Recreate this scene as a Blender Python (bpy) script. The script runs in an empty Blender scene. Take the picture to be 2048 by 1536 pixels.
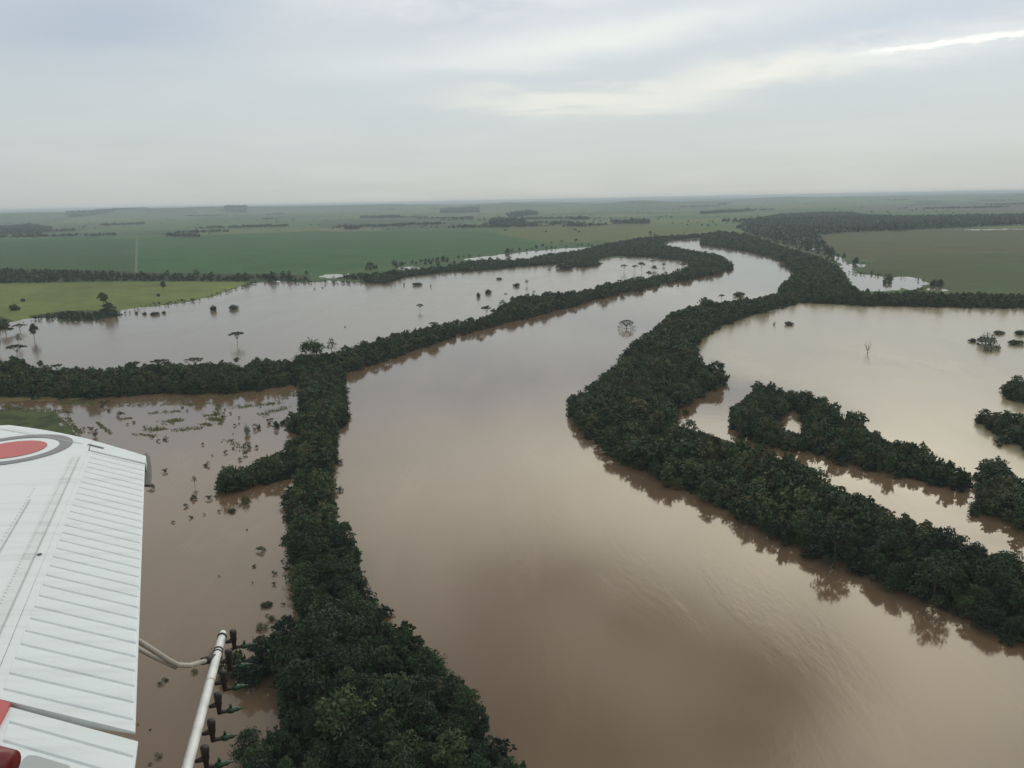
import bpy, math, random
import numpy as np
from mathutils import Vector
R = math.radians
rng = np.random.default_rng(7)
random.seed(7)
S = bpy.context.scene
C = S.collection

# ------------------------------------------------------------------ camera
F = 1671.0                      # focal length in pixels of the 2048 wide frame
PITCH, ROLL = R(12.39), R(1.12)
CAM = np.array((0.0, 0.0, 120.0))
fwd = np.array((0, math.cos(PITCH), -math.sin(PITCH)))
r0 = np.array((1.0, 0, 0)); u0 = np.array((0, math.sin(PITCH), math.cos(PITCH)))
right = math.cos(ROLL)*r0 - math.sin(ROLL)*u0
up = math.sin(ROLL)*r0 + math.cos(ROLL)*u0
cd = bpy.data.cameras.new('camera'); cam = bpy.data.objects.new('camera', cd); C.objects.link(cam)
from mathutils import Matrix
m = Matrix(((right[0], up[0], -fwd[0], CAM[0]), (right[1], up[1], -fwd[1], CAM[1]), (right[2], up[2], -fwd[2], CAM[2]), (0, 0, 0, 1)))
cam.matrix_world = m
cd.sensor_width = 36; cd.lens = 36*F/2048; cd.clip_start = 0.05; cd.clip_end = 150000
S.camera = cam

def ray(px, py):
    px = np.asarray(px, float); py = np.asarray(py, float)
    d = fwd + ((px-1024)/F)[..., None]*right - ((py-768)/F)[..., None]*up
    return d/np.linalg.norm(d, axis=-1, keepdims=True)
def unproj(px, py, z=0.0):      # where the line of sight meets the level z
    d = ray(px, py); t = (z-CAM[2])/d[..., 2]
    return CAM + d*t[..., None]
def proj(P):
    v = np.asarray(P, float)-CAM
    w = np.maximum(v@fwd, 1e-3)
    return 1024+F*(v@right)/w, 768-F*(v@up)/w
def azel(px, py, mirror=False):
    d = ray(px, py)
    return math.degrees(math.atan2(d[0], d[1])), math.degrees(math.asin(-d[2] if mirror else d[2]))

# ------------------------------------------------------------------ light
S.view_settings.view_transform = 'Standard'; S.view_settings.look = 'None'
S.view_settings.exposure = 0.16; S.view_settings.gamma = 1.0
S.render.engine = 'CYCLES'
S.cycles.use_denoising = True
S.cycles.max_bounces = 6; S.cycles.diffuse_bounces = 2; S.cycles.glossy_bounces = 3
S.cycles.transparent_max_bounces = 8; S.cycles.volume_bounces = 0
S.cycles.use_adaptive_sampling = False
SUN_AZ, SUN_EL = R(18), R(52)
sd = bpy.data.lights.new('sun', 'SUN'); sun = bpy.data.objects.new('sun', sd); C.objects.link(sun)
sd.energy = 0.5; sd.angle = R(16); sd.color = (1.0, 0.95, 0.86)
sv = Vector((math.sin(SUN_AZ)*math.cos(SUN_EL), math.cos(SUN_AZ)*math.cos(SUN_EL), math.sin(SUN_EL)))
sun.rotation_euler = sv.to_track_quat('Z', 'Y').to_euler(); sun.location = (0, 0, 400)

class X:                        # a node socket one can calculate with
    def __init__(s, nt, sock): s.nt, s.s = nt, sock
    def _op(s, op, *a):
        n = s.nt.nodes.new('ShaderNodeMath'); n.operation = op
        for i, v in enumerate((s,)+a):
            if isinstance(v, X): s.nt.links.new(v.s, n.inputs[i])
            else: n.inputs[i].default_value = v
        return X(s.nt, n.outputs[0])
    def __add__(s, o): return s._op('ADD', o)
    def __sub__(s, o): return s._op('SUBTRACT', o)
    def __mul__(s, o): return s._op('MULTIPLY', o)
    def __truediv__(s, o): return s._op('DIVIDE', o)
    __radd__ = __add__; __rmul__ = __mul__
    def f(s, op, *a): return s._op(op, *a)
    def smooth(s, a, b):
        n = s.nt.nodes.new('ShaderNodeMapRange'); n.interpolation_type = 'SMOOTHSTEP'
        s.nt.links.new(s.s, n.inputs[0]); n.inputs[1].default_value = a; n.inputs[2].default_value = b
        return X(s.nt, n.outputs[0])
def comb(nt, x, y, z):
    n = nt.nodes.new('ShaderNodeCombineXYZ')
    for i, v in enumerate((x, y, z)):
        if isinstance(v, X): nt.links.new(v.s, n.inputs[i])
        else: n.inputs[i].default_value = v
    return n.outputs[0]
def noise(nt, vec, scale, detail=3, rough=0.5, dist=0.0):
    n = nt.nodes.new('ShaderNodeTexNoise'); n.inputs['Scale'].default_value = scale
    n.inputs['Detail'].default_value = detail; n.inputs['Roughness'].default_value = rough
    n.inputs['Distortion'].default_value = dist
    nt.links.new(vec, n.inputs['Vector']); return X(nt, n.outputs[0])
def mixc(nt, fac, a, b, mode='MIX'):
    n = nt.nodes.new('ShaderNodeMix'); n.data_type = 'RGBA'; n.blend_type = mode
    for i, v in ((0, fac), (6, a), (7, b)):
        if isinstance(v, X): nt.links.new(v.s, n.inputs[i])
        elif isinstance(v, bpy.types.NodeSocket): nt.links.new(v, n.inputs[i])
        elif i == 0: n.inputs[0].default_value = v
        else: n.inputs[i].default_value = (*v, 1)
    return n.outputs[2]
def ramp(nt, fac, stops):
    n = nt.nodes.new('ShaderNodeValToRGB'); e = n.color_ramp.elements
    while len(e) < len(stops): e.new(0.5)
    for q, (p, c) in zip(e, stops): q.position = p; q.color = (*c, 1)
    nt.links.new(fac.s, n.inputs[0]); return n.outputs[0]

W = bpy.data.worlds.new('World'); S.world = W; W.use_nodes = True
nt = W.node_tree; nt.nodes.clear()
tc = nt.nodes.new('ShaderNodeTexCoord'); sp = nt.nodes.new('ShaderNodeSeparateXYZ')
nt.links.new(tc.outputs['Generated'], sp.inputs[0])
dx, dy, dz = (X(nt, sp.outputs[i]) for i in range(3))
az = dx.f('ARCTAN2', dy)*57.2958
el = dz.f('ARCSINE')*57.2958
zc = dz.f('MAXIMUM', 0.0)+0.10
lay = comb(nt, dx/zc, dy/zc, 0.0)              # a flat cloud layer overhead
n1 = noise(nt, lay, 0.55, 5, 0.55, 0.6)
n2 = noise(nt, lay, 1.9, 6, 0.6, 0.4)
elw = el + (n1-0.5)*5.0 + (n2-0.5)*2.2          # ragged edges for the cloud features
azw = az + (n1-0.5)*9.0
def blob(a, e, sa, se, tilt=0.0):               # soft patch of cloud at azimuth a, elevation e
    u = azw-a; v = elw-e
    c, s = math.cos(R(tilt)), math.sin(R(tilt))
    p = (u*c+v*s)/sa; q = (v*c-u*s)/se
    return (p*p+q*q).f('MULTIPLY', -1.0).f('EXPONENT')
def between(p0, p1, w):                          # a streak from one sight line to another
    a0, e0 = azel(*p0); a1, e1 = azel(*p1)
    L = math.hypot(a1-a0, e1-e0)
    return blob((a0+a1)/2, (e0+e1)/2, L*0.62, w, math.degrees(math.atan2(e1-e0, a1-a0)))
base = ramp(nt, (el/90.0).f('MAXIMUM', 0.0), [(0.0, (0.47, 0.50, 0.49)), (0.05, (0.53, 0.575, 0.57)), (0.10, (0.57, 0.615, 0.63)),
       (0.15, (0.57, 0.62, 0.66)), (0.20, (1.2, 1.12, 0.97)), (0.29, (1.2, 1.12, 0.97)), (0.36, (0.85, 0.82, 0.75)), (0.50, (0.72, 0.74, 0.74)), (1.0, (0.62, 0.66, 0.68))])
sky = nt.nodes.new('ShaderNodeTexSky'); sky.sky_type = 'NISHITA'; sky.sun_disc = False
sky.sun_elevation = SUN_EL; sky.sun_rotation = SUN_AZ
scl = nt.nodes.new('ShaderNodeVectorMath'); scl.operation = 'SCALE'; scl.inputs['Scale'].default_value = 0.10
nt.links.new(sky.outputs[0], scl.inputs[0])
col = mixc(nt, 0.88, scl.outputs[0], base)
col = mixc(nt, (n1.smooth(0.35, 0.7))*0.16, col, (0.72, 0.73, 0.70))
col = mixc(nt, (n2.smooth(0.45, 0.75))*0.13, col, (0.46, 0.51, 0.58))
# left is dimmer, the side of the hidden sun brighter
col = mixc(nt, az.smooth(5.0, -45.0)*0.22, col, (0.36, 0.40, 0.43))
SKY_F = [ # shape, strength, colour
 (between((-100, 70), (420, 40), 2.0), 0.55, (0.37, 0.44, 0.55)),
 (between((850, 30), (1150, 10), 1.4), 0.5, (0.46, 0.52, 0.62)),
 (between((880, 115), (1560, 25), 1.15), 0.62, (0.86, 0.88, 0.82)),
 (between((960, 200), (1330, 195), 0.6), 0.62, (0.84, 0.83, 0.72)),
 (between((1330, 185), (1720, 115), 0.8), 0.62, (0.90, 0.88, 0.77)),
 (between((1650, 115), (2100, 60), 0.7), 0.5, (0.86, 0.88, 0.84)),
 (between((1560, 70), (1960, 40), 1.0), 0.45, (0.54, 0.60, 0.70)),
 (between((0, 325), (260, 335), 0.55), 0.35, (0.52, 0.52, 0.50)),
]
for b, k, c in SKY_F: col = mixc(nt, b*k, col, c)
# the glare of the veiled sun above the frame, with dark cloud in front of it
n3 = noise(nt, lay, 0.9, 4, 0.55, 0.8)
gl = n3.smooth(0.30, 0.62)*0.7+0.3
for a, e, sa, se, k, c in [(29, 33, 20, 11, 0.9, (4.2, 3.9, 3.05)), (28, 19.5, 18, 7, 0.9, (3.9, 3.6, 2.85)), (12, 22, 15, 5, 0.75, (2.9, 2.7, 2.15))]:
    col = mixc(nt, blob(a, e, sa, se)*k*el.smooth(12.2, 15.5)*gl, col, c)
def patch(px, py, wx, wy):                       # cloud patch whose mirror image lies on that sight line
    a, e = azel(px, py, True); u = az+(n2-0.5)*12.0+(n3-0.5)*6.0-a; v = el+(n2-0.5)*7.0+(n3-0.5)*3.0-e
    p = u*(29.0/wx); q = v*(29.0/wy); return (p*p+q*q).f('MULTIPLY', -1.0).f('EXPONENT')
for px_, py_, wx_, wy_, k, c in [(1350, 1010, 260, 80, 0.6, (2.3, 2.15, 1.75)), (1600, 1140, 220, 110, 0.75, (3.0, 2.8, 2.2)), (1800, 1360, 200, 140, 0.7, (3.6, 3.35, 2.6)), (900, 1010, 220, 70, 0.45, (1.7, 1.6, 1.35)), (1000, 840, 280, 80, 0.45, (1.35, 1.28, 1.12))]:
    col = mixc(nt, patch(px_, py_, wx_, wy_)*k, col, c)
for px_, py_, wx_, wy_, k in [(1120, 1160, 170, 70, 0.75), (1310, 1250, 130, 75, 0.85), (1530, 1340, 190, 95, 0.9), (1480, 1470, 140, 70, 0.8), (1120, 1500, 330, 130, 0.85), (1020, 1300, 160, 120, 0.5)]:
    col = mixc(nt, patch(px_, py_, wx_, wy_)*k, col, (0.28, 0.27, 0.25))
# thin brilliant edge of the cloud bank
ea, ee = azel(1935, 80); fine = noise(nt, lay, 9.0, 4, 0.65)
cu = (az-ea)/5.2; cv = (el-ee-(az-ea)*0.045+(fine-0.5)*0.9)/0.16
edge = (cu*cu*cu*cu+cv*cv).f('MULTIPLY', -1.0).f('EXPONENT')
col = mixc(nt, edge*0.6, col, (1.15, 1.13, 1.03))
col = mixc(nt, dz.smooth(-0.002, -0.05), col, (0.16, 0.15, 0.12))
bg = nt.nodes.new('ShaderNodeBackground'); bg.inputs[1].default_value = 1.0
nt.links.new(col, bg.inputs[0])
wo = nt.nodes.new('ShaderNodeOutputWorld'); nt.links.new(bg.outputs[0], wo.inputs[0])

# ------------------------------------------------------------------ helpers
def tag(o, label=None, cat=None, group=None, kind=None):
    for k, v in (('label', label), ('category', cat), ('group', group), ('kind', kind)):
        if v: o[k] = v
    return o
def mat(name):
    m = bpy.data.materials.new(name); m.use_nodes = True
    return m, m.node_tree, m.node_tree.nodes['Principled BSDF']
def mesh_np(name, V, Q, mats, attrs=None, smooth=False):     # V (n,3), Q (k,4) or (k,3)
    me = bpy.data.meshes.new(name); V = np.ascontiguousarray(V, np.float32); Q = np.ascontiguousarray(Q, np.int32)
    k, s = Q.shape
    me.vertices.add(len(V)); me.vertices.foreach_set('co', V.ravel())
    me.loops.add(k*s); me.loops.foreach_set('vertex_index', Q.ravel())
    me.polygons.add(k); me.polygons.foreach_set('loop_start', np.arange(0, k*s, s, dtype=np.int32))
    me.polygons.foreach_set('loop_total', np.full(k, s, np.int32))
    me.polygons.foreach_set('use_smooth', np.full(k, smooth))
    for an, (ty, arr) in (attrs or {}).items():
        a = me.attributes.new(an, ty, 'POINT')
        a.data.foreach_set('color' if ty == 'FLOAT_COLOR' else 'value', np.ascontiguousarray(arr, np.float32).ravel())
    me.update(calc_edges=True)
    for mm in mats: me.materials.append(mm)
    return me
def link(name, me, parent=None):
    o = bpy.data.objects.new(name, me); C.objects.link(o)
    if parent: o.parent = parent
    return o
def empty(name, loc):
    o = bpy.data.objects.new(name, None); C.objects.link(o); o.location = loc; o.empty_display_size = 0.3; return o
def inside(px, py, poly):
    P = np.asarray(poly, float); x, y = np.asarray(px, float), np.asarray(py, float)
    out = np.zeros(x.shape, bool)
    b = (x >= P[:, 0].min()) & (x <= P[:, 0].max()) & (y >= P[:, 1].min()) & (y <= P[:, 1].max())
    xs, ys = x[b], y[b]; r = np.zeros(xs.shape, bool)
    for i in range(len(P)):
        x1, y1 = P[i-1]; x2, y2 = P[i]
        if y1 == y2: continue
        c = (y1 > ys) != (y2 > ys)
        r ^= c & (xs < (x2-x1)*(ys-y1)/(y2-y1)+x1)
    out[b] = r; return out
def vnoise(x, y, seed=0):                                    # smooth value noise
    xi, yi = np.floor(x).astype(np.int64), np.floor(y).astype(np.int64); fx, fy = x-xi, y-yi
    def h(a, b):
        n = (a*374761393+b*668265263+seed*1442695041) & 0xffffffff
        n = ((n ^ (n >> 13))*1274126177) & 0xffffffff
        return ((n ^ (n >> 16)) & 0xffff)/65535.0
    fx = fx*fx*(3-2*fx); fy = fy*fy*(3-2*fy)
    return (h(xi, yi)*(1-fx)+h(xi+1, yi)*fx)*(1-fy)+(h(xi, yi+1)*(1-fx)+h(xi+1, yi+1)*fx)*fy
def fbm(x, y, seed=0, o=4):
    s, a, t = 0, 1.0, 0
    for i in range(o): s = s+a*vnoise(x*2**i, y*2**i, seed+i); t += a; a *= 0.5
    return s/t

# ------------------------------------------------------------------ the map (outlines as seen, laid on the ground by unproj)
WATER = [
 [(-900,640),(0,655),(40,640),(110,635),(122,645),(200,641),(242,632),(232,622),(300,614),(345,609),(400,600),(430,592),(455,583),(480,573),(520,565),(560,561),(590,567),(640,565),(660,560),(735,567),(775,566),(800,553),(870,545),(960,540),(1040,534),(1110,527),(1160,534),(1206,528),(1190,519),(1240,514),(1290,514),(1320,517),(1378,524),(1392,532),(1345,552),(1200,592),(1050,625),(960,655),(870,680),(760,705),(690,725),(600,750),(400,765),(-900,780)],
 [(1326,487),(1345,480),(1398,477),(1402,489),(1430,492),(1500,502),(1560,518),(1592,541),(1600,580),(1480,625),(1350,680),(1280,740),(1200,800),(1250,860),(1400,930),(1600,1020),(1800,1100),(2100,1180),(2900,1360),(2900,3400),(500,3400),(600,1536),(640,1100),(640,900),(640,760),(700,735),(900,665),(1044,630),(1147,605),(1300,565),(1420,535),(1440,525),(1400,507),(1345,496)],
 [(-1500,806),(0,806),(100,802),(150,799),(190,786),(308,779),(461,778),(600,762),(640,900),(640,1100),(600,1536),(500,3400),(-3500,3400),(-3500,806)],
 [(1385,697),(1401,679),(1424,660),(1470,642),(1507,628),(1605,607),(1742,612),(2016,618),(2048,613),(3000,612),(3000,1600),(2400,1400),(2048,1230),(1990,1160),(1890,1110),(1800,1070),(1700,1030),(1640,990),(1560,940),(1500,900),(1424,870),(1340,850),(1340,830),(1380,800),(1420,760),(1390,735)],
 [(920,519),(1000,510),(1060,503),(1130,497),(1196,494),(1196,498),(1150,503),(1110,511),(1060,519),(1000,522)],
 [(795,536),(815,533),(838,536),(830,541),(805,541)], [(640,553),(655,549),(702,548),(690,553),(660,556)],
 [(1660,514),(1675,513),(1690,520),(1692,529),(1737,530),(1705,536),(1702,543),(1720,548),(1760,553),(1772,560),(1782,562),(1790,554),(1825,553),(1845,560),(1857,567),(1840,575),(1820,579),(1800,575),(1780,582),(1740,583),(1712,577),(1700,562),(1686,545),(1684,530)],
 [(1862,578),(1880,573),(1892,580),(1875,583)],
 [(1920,459),(2400,449),(2400,453),(1920,461)], [(1775,465),(1812,462),(1812,465)], [(1890,460),(1915,459),(1915,461)], [(2010,450),(2048,448),(2048,450)],
 [(1596,489),(1640,499),(1650,508),(1620,500)], [(1612,477),(1626,476),(1624,479)], [(1570,451),(1604,449),(1600,452)],
]
LAND = [ [(-700,815),(0,822),(60,820),(110,832),(145,852),(165,885),(120,910),(-700,930)] ]
LB = [(600,760),(690,745),(690,803),(691,839),(683,854),(665,862),(683,874),(671,893),(680,905),(665,917),(677,934),(662,946),(687,967),(687,983),(667,993),(673,1024),(683,1040),(703,1063),(705,1101),(722,1125),(722,1159),(739,1180),(780,1200),(763,1241),(808,1252),(842,1269),(859,1310),(876,1340),(910,1371),(937,1382),(961,1409),(978,1436),(999,1453),(1002,1494),(1030,1518),(1081,1528),(1100,1540),(1250,1750),(400,1750),(469,1536),(463,1516),(483,1466),(557,1455),(568,1414),(568,1384),(551,1355),(498,1367),(480,1330),(500,1306),(510,1282),(568,1258),(599,1234),(602,1214),(579,1176),(592,1139),(585,1101),(563,1070),(570,1050),(579,1024),(568,1005),(568,973),(589,954),(600,900),(600,860),(538,858),(538,840),(573,827),(600,810)]
BRANCH = [(640,860),(581,878),(562,895),(534,905),(511,913),(500,928),(456,940),(437,942),(427,969),(425,987),(452,989),(495,977),(554,964),(640,945)]
CB = [(-900,730),(0,718),(41,718),(68,732),(130,737),(212,735),(239,730),(376,725),(427,722),(489,727),(506,720),(581,720),(600,712),(690,705),(690,748),(640,775),(601,770),(513,780),(461,787),(308,788),(191,797),(0,795),(-900,805)]
SB = [(1180,577),(1147,582),(1095,585),(1027,594),(993,616),(969,633),(894,643),(805,664),(740,680),(685,694),(660,715),(670,752),(690,748),(771,722),(907,673),(1044,638),(1147,613),(1190,600)]
PB = [(1170,496),(1250,480),(1320,472),(1400,468),(1402,476),(1340,480),(1320,487),(1358,495),(1440,509),(1467,528),(1465,540),(1420,551),(1330,568),(1250,587),(1180,602),(1170,580),(1215,566),(1300,551),(1340,545),(1380,532),(1378,523),(1310,515),(1240,512),(1190,518),(1207,530),(1160,534),(1113,527)]
PD = [(730,566),(774,567),(805,555),(897,543),(969,541),(1020,535),(1113,528),(1160,535),(1207,530),(1192,518),(1181,498),(1106,506),(1041,518),(976,518),(925,523),(873,533),(791,540),(730,547)]
RB = [(1415,602),(1359,621),(1334,632),(1299,660),(1257,688),(1239,720),(1188,757),(1165,785),(1137,790),(1139,818),(1160,859),(1193,887),(1239,924),(1294,952),(1355,978),(1448,1016),(1531,1070),(1573,1087),(1655,1116),(1738,1157),(1821,1190),(1883,1223),(1945,1256),(2048,1294),(2500,1480),(2500,1290),(2048,1124),(2007,1099),(1966,1082),(1904,1070),(1879,1037),(1846,1029),(1780,1004),(1738,991),(1697,971),(1668,952),(1642,943),(1609,926),(1586,931),(1563,924),(1549,901),(1517,889),(1470,878),(1424,862),(1387,848),(1345,841),(1359,822),(1396,794),(1452,767),(1461,748),(1443,730),(1406,730),(1396,711),(1385,697),(1401,679),(1424,660),(1470,642),(1507,628),(1500,600)]
RU = [(1560,570),(1590,545),(1640,520),(1680,530),(1696,564),(1722,582),(1779,582),(1862,584),(1884,585),(2048,586),(2700,588),(2700,620),(2016,618),(1742,612),(1600,606),(1507,630),(1415,604),(1480,598),(1556,585)]
RT = [(1402,489),(1400,469),(1440,462),(1500,470),(1560,490),(1640,512),(1690,545),(1590,545),(1560,519),(1500,503)]
ISA = [(1452,827),(1466,808),(1489,785),(1517,771),(1544,767),(1591,780),(1618,778),(1642,794),(1674,813),(1725,831),(1730,850),(1771,864),(1822,878),(1887,906),(1910,924),(1943,943),(1943,966),(1915,984),(1868,970),(1813,956),(1748,943),(1679,924),(1609,906),(1544,896),(1484,873),(1456,845)]
HOLE = [(1552,858),(1570,822),(1608,828),(1604,872)]
ISB = [(1943,919),(1980,908),(2003,919),(2048,952),(2500,1080),(2500,1200),(2048,1062),(2007,1044),(1956,1026),(1933,994),(1956,970),(1947,933)]
ISC = [(1947,822),(1970,818),(2048,827),(2400,850),(2400,1000),(2048,903),(2017,887),(1989,868),(1956,845)]
ISD = [(2003,794),(2007,762),(2048,748),(2400,740),(2400,850),(2048,806)]
BELTS = dict(LB=LB, BRANCH=BRANCH, CB=CB, SB=SB, PB=PB, PD=PD, RB=RB, RU=RU, RT=RT, ISA=ISA, ISB=ISB, ISC=ISC, ISD=ISD)
# woods and hedges beyond: outline, spacing (m), height (m)
WOODS = [
 ([(-300,538),(0,537),(150,540),(300,545),(430,548),(560,548),(620,552),(620,562),(480,564),(250,563),(0,568),(-300,570)], 13, 8, 0.75),
 ([(660,552),(730,545),(730,562),(660,558)], 12, 7, 0.8),
 ([(60,632),(130,622),(190,622),(240,622),(240,634),(200,642),(130,644),(122,640),(60,640)], 7, 5, 0.9),
 ([(-200,636),(0,634),(28,642),(0,660),(-200,665)], 8, 6, 0.9),
 ([(1500,438),(1560,428),(1640,424),(1700,424),(1730,429),(1800,431),(2048,428),(2600,424),(2600,448),(2048,450),(1900,458),(1700,466),(1640,472),(1660,492),(1690,518),(1640,512),(1560,488),(1500,470),(1470,455)], 21, 5.0, 1.0),
 ([(975,444),(990,437),(1050,440),(1050,452),(985,452)], 22, 12, 0.95), ([(1010,428),(1060,422),(1080,430),(1020,436)], 25, 12, 0.95),
 ([(1220,442),(1300,440),(1300,449),(1225,449)], 24, 9, 0.8), ([(1830,404),(1885,403),(1885,410),(1830,411)], 40, 14, 0.9),
 ([(0,454),(60,448),(110,456),(80,470),(0,470)], 24, 9, 0.7), ([(130,435),(290,424),(300,430),(140,441)], 40, 10, 0.7),
 ([(330,468),(400,470),(400,476),(330,474)], 22, 8, 0.8), ([(450,424),(495,422),(495,429),(450,430)], 40, 11, 0.8),
 ([(690,455),(720,455),(720,460),(690,460)], 22, 8, 0.8), ([(720,433),(800,431),(800,436),(720,438)], 30, 10, 0.8), ([(880,422),(960,420),(960,426),(880,428)], 35, 10, 0.8),
 ([(1430,408),(1460,405),(1465,411),(1435,413)], 40, 12, 0.9), ([(1140,436),(1180,434),(1180,440),(1140,441)], 28, 9, 0.8), ([(560,414),(650,411),(650,416),(560,419)], 50, 11, 0.8),
 ([(590,395),(640,395),(640,396)], 60, 10, 0.5),
 ([(80,462),(150,458),(150,463),(80,466)], 24, 8, 0.8), ([(200,449),(290,446),(290,450),(200,453)], 30, 9, 0.7), ([(1400,423),(1500,418),(1500,424),(1400,430)], 40, 10, 0.8),
 ([(780,527),(860,516),(960,508),(960,514),(900,522),(860,530),(790,534)], 14, 6, 0.55), ([(1000,500),(1180,486),(1180,492),(1060,501),(1000,508)], 16, 6, 0.4),
 ([(238,634),(300,616),(400,603),(455,586),(520,567),(520,559),(455,577),(400,594),(300,606),(238,624)], 7, 2.4, 0.55), ([(0,652),(110,633),(110,642),(40,648),(0,664)], 6, 2.6, 0.6),
 ([(560,558),(735,562),(735,570),(560,566)], 7, 3, 0.5), ([(1690,512),(1740,527),(1740,534),(1690,530)], 10, 3, 0.4), ([(1700,540),(1790,548),(1860,560),(1860,566),(1790,556),(1700,548)], 9, 3.2, 0.5), ([(1690,560),(1720,578),(1790,580),(1850,574),(1850,582),(1700,586)], 7, 4, 0.6),
 ([(1680,538),(1720,546),(1715,550),(1690,545)], 9, 5, 0.6), ([(1766,556),(1785,552),(1790,572),(1766,568)], 8, 5, 0.8), ([(1860,560),(1885,558),(1885,578),(1862,576)], 9, 6, 0.8),
]
# crops: outline and true colour
FIELDS = [
 ([(-900,470),(0,478),(280,475),(640,462),(1000,462),(1090,480),(1060,500),(900,515),(760,530),(640,548),(280,548),(0,542),(-900,545)], (0.032,0.098,0.032)),
 ([(-900,480),(0,484),(268,480),(275,545),(0,540),(-900,540)], (0.032,0.080,0.030)),
 ([(-900,568),(0,568),(200,565),(480,564),(500,572),(400,600),(300,614),(110,640),(0,655),(-900,660)], (0.125,0.155,0.045)),
 ([(640,458),(760,455),(760,461),(640,463)], (0.15,0.14,0.07)),
 ([(980,462),(1130,455),(1400,452),(1440,462),(1260,474),(1250,482),(1100,487),(1000,470)], (0.090,0.115,0.036)),
 ([(1640,472),(1700,466),(1900,459),(3000,440),(3000,520),(2048,520),(1700,520),(1660,495)], (0.074,0.082,0.040)),
 ([(1690,545),(1740,530),(1760,512),(2048,505),(3000,500),(3000,590),(1880,586)], (0.050,0.078,0.032)),
 ([(1720,412),(2048,402),(2600,396),(2600,424),(1720,424)], (0.085,0.085,0.07)),
 ([(640,440),(860,436),(935,446),(930,458),(640,456)], (0.050,0.075,0.045)),
 ([(500,425),(900,412),(900,420),(500,434)], (0.085,0.12,0.06)),
]

# ------------------------------------------------------------------ terrain and water
HGT = 7.5
def belt_ground(P):
    """ground under the flooded woods: both foot and crown top lie within the outline"""
    x0, y0 = proj(P); x1, y1 = proj(P+np.array((0, 0, HGT)))
    x2, y2 = proj(P-right*3.5); x3, y3 = proj(P+right*3.5)
    m = np.zeros(len(P), bool)
    for k, poly in BELTS.items(): m |= inside(x0, y0, poly) & inside(x1, y1, poly) & inside(x2, y2, poly) & inside(x3, y3, poly)
    return m & ~inside(x0, y0, HOLE)
def hills(x, y):
    d = np.hypot(x, y); k = np.clip((d-7000)/5000, 0, 1)
    far = np.clip((d-6000)/14000, 0, 1)
    return k*(fbm(x/2600+3.1, y/2600+1.7, 5)*34-8) + far*((fbm(x/3200, y/6000+9, 11, 3)-0.5)*120+26)+np.clip((d-9800)/2500, 0, 1)*np.clip((19000-d)/4000, 0, 1)*np.clip((fbm(x/2600+7, y/5200+2, 29, 4)-0.42)*330, 0, 74) + np.clip((d-1300)/900, 0, 1)*0.3

cols = np.concatenate([np.linspace(-100, -42, 60)[:-1], np.linspace(-42, 42, 860), np.linspace(42, 100, 60)[1:]])
rowpx = np.concatenate([np.linspace(4200, 1600, 40)[:-1], np.linspace(1600, 700, 420)[:-1], np.linspace(700, 470, 190)[:-1], np.linspace(470, 407.5, 110)])
dist = 120.0/np.tan(PITCH+np.arctan((rowpx-768)/F))
dist[0] = 8.0
dist = np.concatenate([dist[dist > 0], np.geomspace(dist[-1]*1.04, 42000, 26)])
A, D = np.meshgrid(np.radians(cols), dist)
gx, gy = (D*np.sin(A)).ravel(), (D*np.cos(A)).ravel()
P = np.stack([gx, gy, np.zeros_like(gx)], 1)
nr, nc = A.shape
wob = np.clip(np.hypot(gx, gy)*0.018, 3, 34)
Pw = P + np.stack([(fbm(gx/14, gy/14, 31, 3)-0.5)*wob, (fbm(gx/14, gy/14, 47, 3)-0.5)*wob*1.6, 0*gx], 1)
qx, qy = proj(Pw)
infront = (gy > 5)
water = np.zeros(len(P), bool)
for w in WATER: water |= inside(qx, qy, w)
water[~infront] = True
for w in LAND: water &= ~inside(qx, qy, w)
bg_ = belt_ground(Pw) & infront
wf = (water & ~bg_).astype(float).reshape(nr, nc)
for _ in range(2):
    wf[1:-1, 1:-1] = (wf[1:-1, 1:-1]*2+wf[:-2, 1:-1]+wf[2:, 1:-1]+wf[1:-1, :-2]+wf[1:-1, 2:])/6
wf = wf.ravel()
rel = fbm(gx/30, gy/30, 3)*0.5
land_z = 0.35+rel+hills(gx, gy).clip(0, None)
shallow = fbm(gx/25+5, gy/25, 77)*0.3
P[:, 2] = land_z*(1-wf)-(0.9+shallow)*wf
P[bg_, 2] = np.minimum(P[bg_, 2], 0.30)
# albedo of the land
cx, cy = proj(P*np.array((1, 1, 0)))
wx = (fbm(gx/90, gy/90, 71, 3)-0.5)*26; wy = (fbm(gx/90, gy/90, 83, 3)-0.5)*40
ca, sa_ = math.cos(0.35), math.sin(0.35)
ux, uy = (gx+wx*2)*ca+(gy+wy*2)*sa_, (gy+wy*2)*ca-(gx+wx*2)*sa_
cu_, cv_ = np.floor(ux/620), np.floor(uy/900+0.37*np.floor(ux/620))
hsh = ((cu_*12.9898+cv_*78.233)); hsh = np.abs(np.sin(hsh)*43758.5453) % 1.0
pal = np.array([(0.075,0.125,0.048),(0.055,0.105,0.042),(0.095,0.140,0.050),(0.080,0.105,0.050),(0.060,0.095,0.050),(0.115,0.145,0.060),(0.045,0.090,0.040)])
colr = pal[(hsh*len(pal)).astype(int).clip(0, len(pal)-1)]
for poly, c in FIELDS:
    k = inside(cx, cy, poly); colr[k] = c
for poly, sp_, h_, keep_ in WOODS:
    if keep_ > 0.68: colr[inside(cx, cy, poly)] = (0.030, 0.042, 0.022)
mott = 0.62+0.50*fbm(gx/60, gy/60, 19, 5)+0.26*fbm((gx*0.9+gy*0.43)/18, (gy*0.9-gx*0.43)/240, 23, 4)
colr = colr*mott[:, None]
colr[bg_] = (0.030, 0.034, 0.018)
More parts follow.
